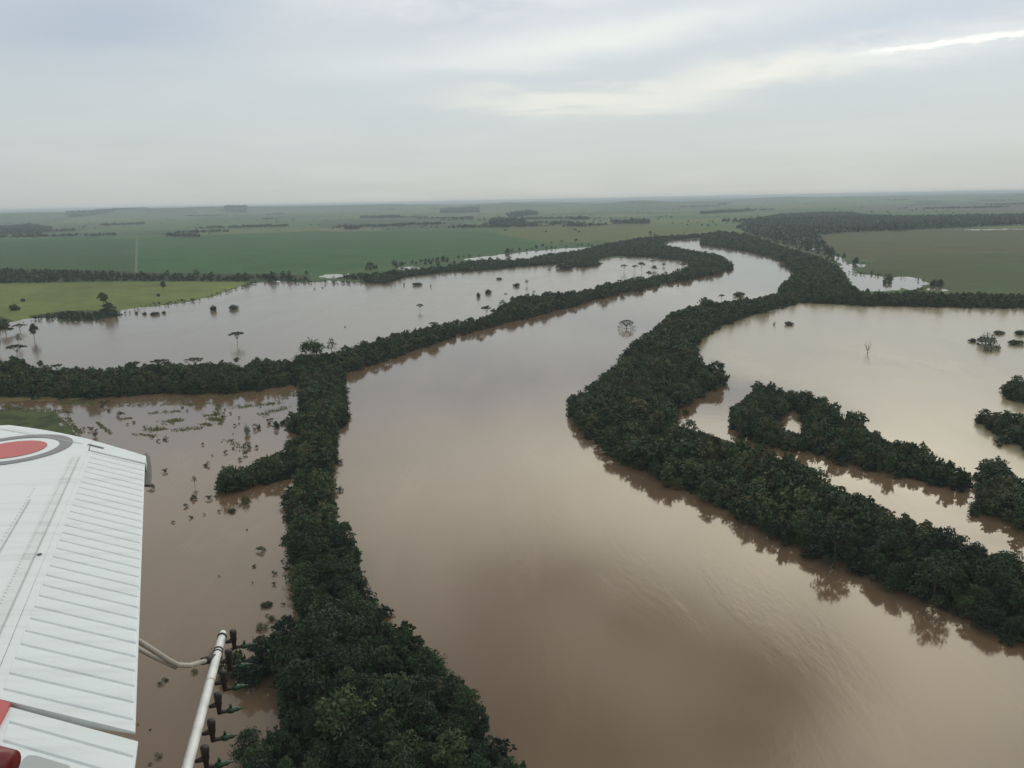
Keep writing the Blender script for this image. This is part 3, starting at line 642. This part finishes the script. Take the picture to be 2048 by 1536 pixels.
T(624,748,72,62,'bigtree','tallest dark domed tree where the cross belt meets the left bank', name='domed_tree')
T(664,712,24,34,'paleround','thin grey tree just right of the tall domed tree', i=1)
T(1253,657,40,17,'dome','drowned dome-shaped tree with bare boughs alone in the main river', name='drowned_tree')
T(1478,592,30,8,'mound','long flat bush in the river bend by the right bank', 'bush')
T(1443,603,13,14,'umbrella','small umbrella tree at the tip of the right bank, beside the flat bush')
T(475,688,28,24,'umbrella','umbrella tree standing alone in open water of the left lake, above the cross belt', i=1)
T(840,622,15,14,'umbrella','small umbrella tree alone in the middle of the left lake', i=2)
T(427,622,15,14,'mound','upright dark bush in the left lake, left of its wider neighbour', 'bush', i=1)
T(466,619,24,12,'mound','wide low dark bush in the left lake near the meadow shore', 'bush', i=2)
T(309,630,22,8,'mound','longest bush in the row off the meadow spit', 'bush', i=3)
for x, y, w in ((273,628,6),(290,629,11),(328,627,10)): T(x,y,w,6,'mound','small bush in the row off the meadow spit','bush','small bushes off the meadow spit',i=x)
T(835,571,24,7,'mound','low dome bush in the upper left lake, widest of those off the wooded point', 'bush')
T(808,571,4,9,'shrub','thin upright shrub left of the low dome bush off the wooded point', 'shrub')
T(862,574,4,8,'shrub','thin upright shrub right of the low dome bush off the wooded point', 'shrub', i=1)
T(976,587,17,11,'mound','square dark bush in the left lake, larger of a pair near the spit', 'bush', i=1)
T(956,594,11,11,'mound','narrow dark bush, smaller of the pair near the spit', 'bush', i=2)
T(999,559,15,5,'mound','flat bush highest up in the middle of the left lake', 'bush', i=3)
T(1033,573,17,9,'mound','peaked bush in the left lake beside a pale thin tree', 'bush')
T(1054,571,11,12,'paleround','pale thin tree beside the peaked bush in the left lake')
for x, y, w in ((1011,588,9),(1068,584,7),(886,551,10),(690,654,5),(1098,540,6),(629,578,5),(645,576,6)): T(x,y,w,4,'shrub','tiny dark shrub tip in the open left lake','shrub','shrub tips in the left lake',i=x)
T(1130,538,46,13,'mound','broad dark dome of bush where the left lake narrows', 'bush', i=1)
T(1248,544,14,15,'umbrella','first umbrella tree at the narrow end of the left lake')
T(1270,544,13,14,'umbrella','second umbrella tree at the narrow end of the left lake', i=1)
T(1283,543,16,18,'umbrella','largest umbrella tree at the narrow end of the left lake', i=2)
T(1306,530,15,10,'umbrella','umbrella tree against the wooded shore at the lake end', i=1)
T(1309,541,12,10,'round','round tree below the shore at the lake end', i=1)
T(1328,533,8,7,'round','small round tree farthest right in the lake end', i=2)
T(1298,552,13,10,'round','round tree rising above the spit at the lake end')
T(1365,537,14,10,'umbrella','umbrella tree at the very tip of the left lake')
T(12,668,24,20,'round','dark tree at the left frame edge by the drowned meadow shore', i=1)
T(40,662,26,12,'umbrella','wide flat tree by the drowned meadow shore', i=2)
T(69,680,17,30,'round','tall tree with leaning crown in water off the meadow shore', i=2)
T(38,692,14,22,'paleround','thin conical grey tree in the water near the left edge')
T(35,716,32,24,'umbrella','bare spreading tree with dark top above the cross belt', i=1)
T(0,708,8,36,'round','dark trunked tree cut by the left frame edge')
for x, y, w, h, kd, lb in ((83,738,13,16,'round','small round crown at left end above the cross belt'),(115,746,22,16,'umbrella','flat crown tree rising above the cross belt at left'),(273,742,18,18,'umbrella','smaller flat crown above the middle cross belt'),(322,744,36,24,'umbrella','widest umbrella crown above the middle cross belt'),(291,741,12,14,'round','small pointed crown between two umbrella trees on the cross belt'),(390,733,40,16,'umbrella','broad low umbrella crown above the right part of the cross belt'),(474,727,14,12,'round','small crown at the right end of the cross belt')):
    T(x,y,w,h,kd,lb,i=x)
T(973,634,22,22,'umbrella','umbrella tree above the middle of the spit', i=2)
T(1005,622,26,22,'paleround','pale leafy tree beside the umbrella tree on the spit', i=1)
T(868,660,22,16,'umbrella','spreading tree on the lower part of the spit'); T(790,674,10,8,'round','small round tree on the lower spit')
# meadow
T(327,580,12,16,'round','single round tree on the bright left meadow','tree',name='meadow_tree',z='land'); T(317,594,8,7,'mound','small bush below the round meadow tree','bush',name='meadow_bush',z='land')
T(207,612,20,24,'round','crown of the taller tree on the meadow spit','tree',name='meadow_tree',z='land'); T(218,632,28,24,'round','dark broad tree at the tip of the meadow spit','tree',name='meadow_tree',i=1,z='land')
T(30,622,20,14,'mound','round bush on the meadow near the left edge','bush',name='meadow_bush',z='land'); T(46,604,9,7,'mound','smaller bush up the meadow near the left edge','bush',name='meadow_bush',z='land')
# right lake
T(1735,707,16,24,'dead','bare forked dead tree alone in the right lake')
T(1577,650,26,6,'mound','low ragged bush near the far left shore of the right lake','bush',i=2); T(1548,650,6,9,'shrub','thin shrub left of the ragged bush in the right lake','shrub')
T(1973,690,50,28,'palemound','large pale grey-green bush in the right lake','bush'); T(1975,701,26,14,'palemound','small pale bush below the large pale one','bush',i=1); T(1994,700,18,14,'palemound','second small pale bush, right below the large one','bush')
T(1945,684,18,9,'mound','small dark bush left of the large pale bush','bush'); T(1997,668,24,9,'mound','dark flat bush above the large pale bush','bush',i=1)
T(2040,669,28,10,'mound','dark flat bush at the right frame edge of the right lake','bush',i=2); T(2030,689,32,9,'mound','tapered dark bush right of the large pale bush','bush',i=3)
# shallow flood behind the wing
SM = [(412,932,14),(330,944,12),(372,1014,12),(388,998,18),(417,998,14),(438,1024,8),(383,1036,10),(408,1030,6),(523,1102,20),(508,1134,11),(548,1148,12),(548,1170,11),(573,1138,12),(566,1210,9),(303,976,16),(466,898,8),(451,906,10),(406,890,8),(305,874,8),(317,883,8),(470,852,8),(478,848,5),(424,912,5),(514,896,10),(466,868,4),(446,935,6),(480,921,10),(485,938,12),(495,895,18),(490,910,12),(515,858,18),(540,846,16),(346,1046,8),(494,1060,6),(438,1153,5),(506,1166,5),(330,880,12),(210,812,18),(240,833,16),(218,823,8),(180,860,12),(190,874,14),(168,857,6),(193,862,7),(255,850,6),(268,846,8),(290,857,9),(320,1370,12),(332,1362,14),(316,1515,14),(300,1530,8),(300,1460,6),(276,1450,5),(270,1500,5),(545,1240,12),(535,1232,8),(430,830,6),(445,835,6),(461,828,7),(478,836,6),(365,816,7),(375,822,6),(402,850,5)]
SM += [(450-3*k,820+7*k,6) for k in range(4)]
for n_, (x, y, w) in enumerate(SM): T(x,y,w,w*1.0,'shrub','small dark shrub poking from the shallow brown flood beside the wing','shrub','shrubs in the shallow flood',i=n_)
T(494,868,17,22,'palemound','pale rounded shrub in the shallow flood near the left bank belt','bush',i=1,name='pale_shrub')
T(390,972,12,20,'paleround','thin pale sapling in the shallow flood below the spur tip')
T(492,1006,24,24,'olive','olive round bush under the wooded spur','bush'); T(465,1024,20,11,'mound','brown low bush left of the olive bush','bush',i=2)
T(535,1211,28,11,'mound','flat brown log-like bush near the left bank','bush',i=3); T(525,1258,34,22,'olive','large pale olive bush by the left bank above the spray boom','bush',i=1); T(543,1240,18,16,'olive','small olive bush beside the large olive one','bush')
T(430,1335,34,56,'olive','olive bush showing left of the spray boom end','bush',i=1); T(470,1350,60,70,'mound','dark olive bush right behind the spray boom end','bush',name='flooded_bush'); T(556,1290,40,40,'olive','olive bush leaning out from the left bank','bush')
T(390,1345,16,14,'olive','small olive shrub under the boom bracket','bush',i=1)

for n_, (x, y, w, h) in enumerate([(530,1345,75,70),(575,1300,70,60),(500,1372,50,48)]): T(x,y,w,h,'broad','dark tree overhanging the flood behind the spray boom end','tree','trees behind the spray boom end',name='riverbank_tree',i=n_)
# drowned grass tussocks
r4 = np.random.default_rng(44); gv = []
def tuft(x0, y0, x1, y1, wd, n):
    for _ in range(n):
        t = r4.random(); p, k = ppm(x0+(x1-x0)*t+r4.normal()*wd, y0+(y1-y0)*t+r4.normal()*wd*0.35); gv.append(p)
for a_ in [(133,833,160,866,2.0,90),(194,845,222,868,2.0,110),(405,832,440,828,3,60),(438,808,432,835,4,130),(420,838,436,840,5,110),(372,810,392,809,1,40),(340,842,360,840,5,100),(300,860,325,858,6,110),(408,848,422,850,4,60),(448,832,440,850,2.5,60),(180,808,560,786,4,260),(120,806,190,806,6,220),(560,800,600,780,8,120),(330,846,345,843,8,40),(0,812,140,826,7,260),(250,838,262,836,3,30),(230,812,420,806,4,150),(300,826,360,822,4,80),(350,860,400,856,5,90),(470,815,560,806,5,170),(520,830,575,815,5,120),(270,868,310,872,4,50),(455,880,500,905,6,70),(560,770,330,792,3,200),(100,826,160,866,5,260),(20,818,110,828,5,200),(150,868,190,900,5,90)]: tuft(*a_)
gv = np.array(gv); nn_ = len(gv); V, Qd, t = leaves(np.repeat(gv, 3, 0)+r4.normal(size=(nn_*3, 3))*np.array((0.4, 0.4, 0.06))+np.array((0, 0, 0.18)), r4.normal(size=(nn_*3, 3))*0.5+np.array((0, -0.3, 0.9)), 0.75, r4)
V[:, 2] = np.maximum(V[:, 2], -0.05)
tag(link('drowned_grass', mesh_np('drowned_grass', V, Qd, [GRASS], {'tint': ('FLOAT', t), 'tree': ('FLOAT', np.full(len(t), 0.5))})), 'patches of drowned grass breaking the surface of the shallow flood', 'grass', None, 'stuff')

# ------------------------------------------------------------------ the aircraft
CH_DIR = (0.78, -0.62)
def paint(name, c, rough=0.45, dirt=0.0):
    m, g, b = mat(name); tcn = g.nodes.new('ShaderNodeTexCoord')
    if dirt:
        mpg = g.nodes.new('ShaderNodeMapping'); mpg.inputs['Rotation'].default_value = (0, 0, -math.atan2(CH_DIR[1], CH_DIR[0])); mpg.inputs['Scale'].default_value = (0.8, 9, 3); g.links.new(tcn.outputs['Object'], mpg.inputs[0])
        n_ = noise(g, mpg.outputs[0], 2.2, 6, 0.65); n2_ = noise(g, tcn.outputs['Object'], 40, 3, 0.6)
        cc = mixc(g, n_.smooth(0.45, 0.8)*dirt, c, tuple(q*0.62 for q in c)); cc = mixc(g, n2_.smooth(0.62, 0.75)*dirt*0.6, cc, (0.35, 0.34, 0.30))
        g.links.new(cc, b.inputs['Base Color'])
    else: b.inputs['Base Color'].default_value = (*c, 1)
    b.inputs['Roughness'].default_value = rough; return m
WHITE = paint('white_paint', (0.60, 0.66, 0.668), 0.42, 0.4)
RED = paint('red_paint', (0.42, 0.085, 0.085), 0.5, 0.2); GREY = paint('grey_paint', (0.16, 0.17, 0.175), 0.5, 0.1)
DRED = paint('dark_red_paint', (0.14, 0.012, 0.016), 0.35); DARK = paint('dark_rubber', (0.018, 0.014, 0.012), 0.6)
GREEN = paint('green_plastic', (0.005, 0.036, 0.012), 0.4); STEEL = paint('weathered_steel', (0.36, 0.33, 0.29), 0.45, 0.5)
BOOMW = paint('boom_white', (0.66, 0.69, 0.675), 0.5, 0.6); DULLG = paint('dull_grey', (0.10, 0.10, 0.10), 0.7); PAD = paint('pad_grey', (0.33, 0.36, 0.36), 0.7, 0.3)  # dull grey is the plain colour of tip plate and wire loop
ZW = 120-1.40
def wp(px, py, dz=0.0): return unproj(np.array(float(px)), np.array(float(py)), ZW+dz)
Tt, Tr = wp(290, 913), wp(270, 1458)
sdir = (Tt-Tr)/np.linalg.norm(Tt-Tr); fw_ = np.array((-sdir[1], sdir[0], 0.0))       # spanwise outward, chordwise forward (image left)
org = Tt.copy()
def sc_(p): v = p-org; return float(v@sdir), float(v@fw_)
def W3(s, c, dz=0.0): q = org+sdir*s+fw_*c; q[2] = ZW+dz; return q
root = empty('spray_plane', tuple(W3(-3.0, 0.9, -0.1)))
tag(root, 'white agricultural aircraft, its right wing and spray boom below the window', 'aircraft')
rloc = np.array(root.location)
def apart(name, V, Fc, m, parent=None, smooth=False, bev=0.0):
    me = bpy.data.meshes.new(name); me.from_pydata([tuple(np.array(v)-rloc) for v in V], [], Fc); me.materials.append(m); me.update()
    if smooth: me.polygons.foreach_set('use_smooth', [True]*len(me.polygons))
    o = link(name, me, parent or root)
    if bev:
        b_ = o.modifiers.new('bevel', 'BEVEL'); b_.width = bev; b_.segments = 2; b_.limit_method = 'ANGLE'
    return o
def slab(name, outline, z0, z1, m, parent=None, bev=0.0, zf=None):      # outline in (s, c)
    n = len(outline); V = [W3(s, c, z0) for s, c in outline]+[W3(s, c, z1) for s, c in outline]
    area = sum(outline[i-1][0]*outline[i][1]-outline[i][0]*outline[i-1][1] for i in range(n))
    Fc = [tuple(range(n))[::-1], tuple(range(n, 2*n))]+[(i, (i+1) % n, n+(i+1) % n, n+i) for i in range(n)]
    if (np.cross(np.append(sdir[:2], 0), np.append(fw_[:2], 0))[2] > 0) != (area > 0): Fc = [f[::-1] for f in Fc]
    return apart(name, V, Fc, m, parent, False, bev)
hin_t, hin_b = sc_(wp(187, 884)), sc_(wp(2, 1345))                     # hinge line
rib_t, rib_b = sc_(wp(176, 884)), sc_(wp(-22, 1400))
print('wing (s,c): hinge', hin_t, hin_b, 'tr root', sc_(Tr), 'tip pts', [sc_(wp(*p)) for p in ((0, 850), (60, 857), (120, 868), (180, 880), (240, 896))])
hc = lambda s: hin_t[1]+(hin_b[1]-hin_t[1])*(s-hin_t[0])/(hin_b[0]-hin_t[0])
# main panel: aerofoil sections from the hinge line to the nose, with a curved tip
tip = [sc_(wp(*p)) for p in ((187, 881), (150, 873), (120, 867), (60, 857), (0, 849.5))]
c_tip = np.array([t[1] for t in tip]); s_tip = np.array([t[0] for t in tip])
CH = 2.05                                                             # nose position ahead of the trailing edge
pf = np.polyfit(c_tip, s_tip, 2)
def tip_s(c): return float(np.polyval(pf, min(c, c_tip.max())))-max(0.0, c-c_tip.max())*0.55
ncs, nss = 26, 60; S_IN = -5.2
V, Fc = [], []
us = np.linspace(0, 1, ncs)
def up_z(u): return 0.0 if u < 0.6 else -0.10*((u-0.6)/0.4)**2.2
def lo_z(u): return -0.035-0.085*math.sin(min(u*1.7, 1.57)) if u < 0.9 else -0.12+0.02*(u-0.9)*10*0.5
for side in (0, 1):
    for i in range(nss):
        f_ = i/(nss-1); 
        for j in range(ncs):
            u = us[j]; s_hi = tip_s(hc(0)+u*(CH-hc(0))); s = s_hi+(S_IN-s_hi)*f_; h_ = hc(s)+0.012; c = h_+u*(CH-h_)
            V.append(W3(s, c, up_z(u) if side == 0 else min(up_z(u)-0.002, lo_z(u))))
o_ = nss*ncs
for i in range(nss-1):
    for j in range(ncs-1):
        a = i*ncs+j; Fc.append((a, a+1, a+ncs+1, a+ncs)); Fc.append((o_+a, o_+a+ncs, o_+a+ncs+1, o_+a+1))
for j in range(ncs-1): Fc.append((j, o_+j, o_+j+1, j+1))
for i in range(nss-1): Fc.append((i*ncs, (i+1)*ncs, o_+(i+1)*ncs, o_+i*ncs)); Fc.append((i*ncs+ncs-1, o_+i*ncs+ncs-1, o_+(i+1)*ncs+ncs-1, (i+1)*ncs+ncs-1))
wing = apart('wing', V, Fc, WHITE, None, False)
# ribbed aileron and flap
def ribbed(name, outer, inner, s_margin, n_ribs, c0, c1, te0, te1, dzr, dzt, rib0, rib1):
    """skin from the hinge edge to the trailing edge with pressed chordwise grooves"""
    s = [outer]; dz = [0.0]; pitch_ = (rib0-rib1)/(n_ribs-1)
    for i in range(n_ribs):
        q = rib0+(rib1-rib0)*i/(n_ribs-1)
        s += [q+0.008, q+0.0028, q-0.0028, q-0.0065]+([q-pitch_*0.3, q-pitch_*0.7] if i < n_ribs-1 else []); dz += [0.0, -0.005, -0.005, 0.0]+([1.0, 1.0] if i < n_ribs-1 else [])
    s.append(inner); dz.append(0.0)
    V, Fc = [], []; cu5 = [0.0, 0.075, 0.085, 0.55, 0.97, 0.985, 1.0]
    for a, d_ in zip(s, dz):
        f_ = (a-outer)/(inner-outer); ch0 = c0(a); ch1 = te0+(te1-te0)*f_
        for k, u in enumerate(cu5):
            gd = min(d_, 0.0) if 2 <= k <= 4 else 0.0
            V.append(W3(a, ch0+(ch1-ch0)*u, dzr+(dzt-dzr)*u+gd+(0.0011 if d_ > 0 and 2 <= k <= 4 else 0)))
    m_ = len(cu5)
    for i in range(len(s)-1):
        for k in range(m_-1):
            a = i*m_+k; Fc.append((a, a+1, a+m_+1, a+m_))
    n0 = len(V); zb = -0.03
    for i in range(len(s)): V.append(V[i*m_]+np.array((0, 0, -0.06))); V.append(V[i*m_+m_-1]+np.array((0, 0, -0.006)))
    for i in range(len(s)-1):
        a = n0+2*i; Fc.append((a, a+2, a+3, a+1)); Fc.append((i*m_, (i+1)*m_, a+2, a)); Fc.append((i*m_+m_-1, a+1, a+3, (i+1)*m_+m_-1))
    e = len(s)-1
    Fc.append(tuple(range(m_))+(n0+1, n0)); Fc.append(tuple(e*m_+k for k in range(m_))[::-1]+(n0+2*e, n0+2*e+1))
    return apart(name, V, Fc, WHITE)
s_te_o = sc_(wp(292, 913)); s_te_i = sc_(wp(270, 1460))
# slanted tip side: build the tip fairing, then the aileron square to it
ail_o = sc_(wp(186, 896))[0]; ail_i = s_te_i[0]
# slope of chord lines in (s,c): from the drawn ribs
ra, rb = sc_(wp(0, 1373)), sc_(wp(270, 1437)); ra2, rb2 = sc_(wp(180, 904)), sc_(wp(284, 931))
print('rib ends', ra, rb, ra2, rb2, 'flap', [sc_(wp(*p)) for p in ((22, 1408), (275, 1475), (257, 1536), (-30, 1500))])
SK = ((ra[0]-rb[0])/(ra[1]-rb[1])+(ra2[0]-rb2[0])/(ra2[1]-rb2[1]))/2      # shear of chord lines
def sheared(o, kf, c_ref=0.0):
    for v in o.data.vertices:
        p = np.array(v.co)+rloc; s, c = sc_(p); q = p+sdir*(kf(s)*(c-c_ref)); v.co = tuple(q-rloc)
    o.data.update()
hc2 = lambda s: hc(s)-0.002
outer_s = rb2[0]+0.035; inner_s = sc_(wp(270, 1460))[0]
ail = ribbed('aileron', outer_s, inner_s, 0.03, 29, hc2, None, 0.0, 0.0, -0.003, -0.006, rb2[0], rb[0])
kf = lambda s: 1.42+(0.90-1.42)*min(1.0, max(0.0, -s/2.70))
sheared(ail, kf)
fl0 = sc_(wp(275, 1475)); fl1 = sc_(wp(257, 1536)); fli = S_IN
flap = ribbed('flap', fl0[0], fli, 0.03, 26, lambda s: sc_(wp(20, 1408))[1]+0.02+(s-fl0[0])*-0.02, None, fl0[1], fl0[1]+(fli-fl0[0])*(fl1[1]-fl0[1])/(fl1[0]-fl0[0])*0.35, -0.006, -0.012, fl0[0]-0.075, fl0[0]-0.075-25*0.093)
sheared(flap, lambda s: 0.93, fl0[1])
# tip fairing strip outboard of the aileron
ts_ = [sc_(wp(*p)) for p in ((187, 881), (215, 889), (250, 899), (292, 912))]
ti_ = [(outer_s+1.42*c+0.004, c) for c in (0.0, ts_[2][1], ts_[1][1], ts_[0][1]+0.010)]
ts_[0] = (ts_[0][0]+0.014, ts_[0][1]+0.010)
slab('wing_tip', ts_+[(ti_[0][0], s_te_o[1])]+ti_[1:], -0.05, 0.002, WHITE, None, 0.004)
tpp = [sc_(wp(x, y, -0.05)) for x, y in ((288, 908), (294, 905), (300, 914), (303, 932), (303, 952), (301, 970), (282, 970))]
slab('tip_plate', [(a, b_) for a, b_ in tpp], -0.062, -0.048, DULLG, None, 0.003)
# emblem: red disc, white ring, grey ring
ec = sc_(wp(23, 899.5)); er = abs(sc_(wp(90, 901))[1]-ec[1])*1.0
def ring(name, ri, ro, z, m, par):
    n = 72; V = [W3(ec[0]+r_*math.cos(2*math.pi*i/n), ec[1]+r_*math.sin(2*math.pi*i/n), z) for r_ in (ri, ro) for i in range(n)]
    Fc = [(i, (i+1) % n, n+(i+1) % n, n+i) for i in range(n)]
    if ri == 0: V = V[n:]; Fc = [tuple(range(n))]
    o = apart(name, V, Fc, m, par); return o
ring('grey_ring', er*1.36, er*1.74, 0.003, GREY, wing); ring('red_disc', 0, er, 0.003, RED, wing)
# seams, hole and slit on the wing skin
def strip(name, p, q, w, m, z=0.003):
    a, b_ = np.array(sc_(wp(*p))), np.array(sc_(wp(*q))); d = (b_-a)/np.linalg.norm(b_-a); nn = np.array((-d[1], d[0]))*w/2
    return apart(name, [W3(*(a+nn), z), W3(*(a-nn), z), W3(*(b_-nn), z), W3(*(b_+nn), z)], [(0, 1, 2, 3)], m, wing)
SEAM = paint('seam_grime', (0.42, 0.44, 0.43), 0.7, 0.4); GRIME = paint('soft_grime', (0.575, 0.63, 0.63), 0.6, 0.7)
strip('panel_seam', (60, 1000), (-60, 1205), 0.006, SEAM); strip('panel_seam', (158, 915), (-20, 1310), 0.005, SEAM)
strip('grime_band', (152, 912), (-40, 1318), 0.05, GRIME, 0.0022); strip('panel_seam', (0, 858), (165, 888), 0.006, SEAM, 0.0035)
strip('slit', (176, 890), (208, 898), 0.012, DARK, 0.006)
def rivets(name, p, q, step, par):
    a, b_ = np.array(sc_(wp(*p))), np.array(sc_(wp(*q))); L_ = np.linalg.norm(b_-a); V, Fc = [], []
    for k in range(int(L_/step)):
        c_ = a+(b_-a)*(k+0.5)*step/L_; o = len(V)
        for i in range(6): V.append(W3(c_[0]+0.0042*math.cos(i*1.0472), c_[1]+0.0042*math.sin(i*1.0472), 0.0028))
        V.append(W3(c_[0], c_[1], 0.0045)); Fc += [(o+i, o+(i+1) % 6, o+6) for i in range(6)]
    return apart(name, V, Fc, SEAM, par)
rivets('rivet_line', (147, 915), (-60, 1330), 0.03, wing); rivets('rivet_line', (10, 856), (160, 884), 0.03, wing); rivets('rivet_line', (70, 975), (-70, 1200), 0.045, wing)
hx, hy = sc_(wp(79, 1110)); n = 16
apart('drain_hole', [W3(hx+0.010*math.cos(i*math.pi/8), hy+0.010*math.sin(i*math.pi/8), 0.004) for i in range(n)], [tuple(range(n))], DARK, wing)
# red band ahead of the flap
ba = [sc_(wp(*p)) for p in ((-40, 1390), (21, 1408), (0, 1448), (-60, 1560))]
slab('red_band', ba, -0.03, 0.0045, RED)
# fuselage shoulder under the camera: red skin with a grey wing-walk pad
def tube_path(name, pts, rad, m, parent=None, sides=14, caps=True):
    V, Fc = [], []; pts = [Vector(tuple(p)) for p in pts]; n = len(pts); rads = rad if isinstance(rad, (list, tuple)) else [rad]*n
    u = None
    for i, p in enumerate(pts):
        d = (pts[min(i+1, n-1)]-pts[max(i-1, 0)]).normalized()
        u = d.orthogonal().normalized() if u is None else (u-d*u.dot(d)).normalized(); w = d.cross(u)
        for k in range(sides): V.append(tuple(p+(u*math.cos(2*math.pi*k/sides)+w*math.sin(2*math.pi*k/sides))*rads[i]))
    for i in range(n-1):
        for k in range(sides): Fc.append((i*sides+k, i*sides+(k+1) % sides, (i+1)*sides+(k+1) % sides, (i+1)*sides+k))
    if caps: Fc += [tuple(range(sides))[::-1], tuple(range((n-1)*sides, n*sides))]
    return apart(name, V, Fc, m, parent, True)
fp = [unproj(np.array(float(x)), np.array(float(y)), 120-0.95) for x, y in ((24, 1527), (-40, 1520), (-160, 1522), (-420, 1560))]
tube_path('fuselage_rail', [fp[0]+(fp[0]-fp[1])*0.02]+fp, [0.004, 0.022, 0.030, 0.032, 0.035], DRED)
pdp = [sc_(wp(*p)) for p in ((48, 1524), (58, 1517), (75, 1518), (140, 1538), (150, 1600), (10, 1600))]
slab('walkway_pad', pdp, 0.004, 0.012, PAD, None, 0.003)
# spray boom
ZB = ZW-0.30
bp_ = lambda x, y: unproj(np.array(float(x)), np.array(float(y)), ZB)
B0, B1 = bp_(446, 1266), bp_(377, 1525); bd = (B1-B0)/np.linalg.norm(B1-B0)
Bend = B1+bd*1.2
boom = tube_path('spray_boom', [B0, B0+bd*0.015, B0+bd*0.05, B0+bd*0.5, B1, Bend], [0.013, 0.0155, 0.016, 0.0165, 0.0172, 0.0172], BOOMW)
def band(name, t, r_, w, m): tube_path(name, [B0+bd*(t-w/2), B0+bd*(t+w/2)], r_, m, boom)
Lb = np.linalg.norm(B1-B0)
def t_at(y):
    ys_ = [(proj((B0+bd*t)[None])[1][0], t) for t in np.linspace(0, Lb, 200)]; return min(ys_, key=lambda q: abs(q[0]-y))[1]
band('end_clamp', 0.035, 0.0190, 0.012, DARK); band('hose_clamp', t_at(1301), 0.0180, 0.010, DARK); band('hose_clamp', t_at(1307), 0.0180, 0.008, DARK)
band('joint_ring', t_at(1364), 0.0172, 0.004, STEEL)
aft = -fw_
for yb in (1284, 1325, 1368, 1413, 1468, 1524):
    t = t_at(yb); p = B0+bd*t
    q = p+aft*0.050
    nz = tube_path('nozzle', [p+aft*0.018-np.array((0,0,0.006)), p+aft*0.03-np.array((0,0,0.004)), q-np.array((0,0,0.002))], [0.005, 0.008, 0.011], DARK)
    up3 = np.array((0, 0, 1.0))
    tube_path('nozzle_body', [q+up3*z for z in (0.042, 0.040, 0.034, 0.022, 0.012, -0.004, -0.012, -0.03, -0.036)], [0.007, 0.012, 0.0135, 0.0135, 0.012, 0.012, 0.009, 0.008, 0.0085], DARK, nz)
    e = q-up3*0.036; a1 = aft*0.97-sdir*0.05
    tube_path('nozzle_elbow', [e-a1*0.006, e+a1*0.012, e+a1*0.03], [0.008, 0.007, 0.007], DARK, nz)
    tube_path('nozzle_tip', [e+a1*z for z in (0.024, 0.028, 0.034, 0.048, 0.052, 0.06, 0.068, 0.074, 0.088)], [0.006, 0.008, 0.0115, 0.0115, 0.008, 0.009, 0.007, 0.003, 0.0015], GREEN, nz)
    tube_path('nozzle_lug', [e+a1*0.040+up3*0.010, e+a1*0.040+up3*0.024], [0.005, 0.004], GREEN, nz)
# wire loop at the boom end and the bent steel bracket
lp = [B0+bd*0.03+aft*(0.03+0.012*(1-math.cos(a)))+np.array((0, 0, 0.012*math.sin(a))) for a in np.linspace(0, 6.283, 20)]
tube_path('wire_loop', lp, 0.0012, DULLG, boom, 6, False)
def bk(x, y, dz): return unproj(np.array(float(x)), np.array(float(y)), ZW+dz)
brk = tube_path('boom_bracket', [bk(255, 1268, -0.06), bk(300, 1296, -0.13), bk(338, 1321, -0.20), bk(356, 1330, -0.235), bk(380, 1331, -0.26), bk(410, 1322, -0.285)], 0.0095, STEEL)
tube_path('bracket_strut', [bk(255, 1286, -0.07), bk(300, 1310, -0.15), bk(335, 1327, -0.215), bk(352, 1335, -0.245)], 0.008, STEEL, brk)
tube_path('bracket_clamp', [bk(404, 1323, -0.285), bk(432, 1316, -0.30)], [0.014, 0.016], DARK, brk)

# ------------------------------------------------------------------ haze
hm_ = bpy.data.materials.new('haze'); hm_.use_nodes = True; g = hm_.node_tree; g.nodes.clear()
pv = g.nodes.new('ShaderNodeVolumePrincipled'); pv.inputs['Color'].default_value = (0.72, 0.85, 0.94, 1); pv.inputs['Density'].default_value = 0.000068
oo = g.nodes.new('ShaderNodeOutputMaterial'); g.links.new(pv.outputs[0], oo.inputs['Volume'])
zt = max(124.0, float(P[:, 2].max())+18); zb_ = float(P[:, 2].min())-1.0
E = 46000
hv = [(x, y, z) for z in (zb_, zt) for x, y in ((-E, -6000), (E, -6000), (E, E), (-E, E))]
me = bpy.data.meshes.new('haze'); me.from_pydata(hv, [], [(3, 2, 1, 0), (4, 5, 6, 7), (0, 1, 5, 4), (1, 2, 6, 5), (2, 3, 7, 6), (3, 0, 4, 7)]); me.materials.append(hm_)
tag(link('haze', me), 'thin pale haze over the flooded plain', 'haze', None, 'stuff')
print('terrain max', P[:, 2].max(), zt)
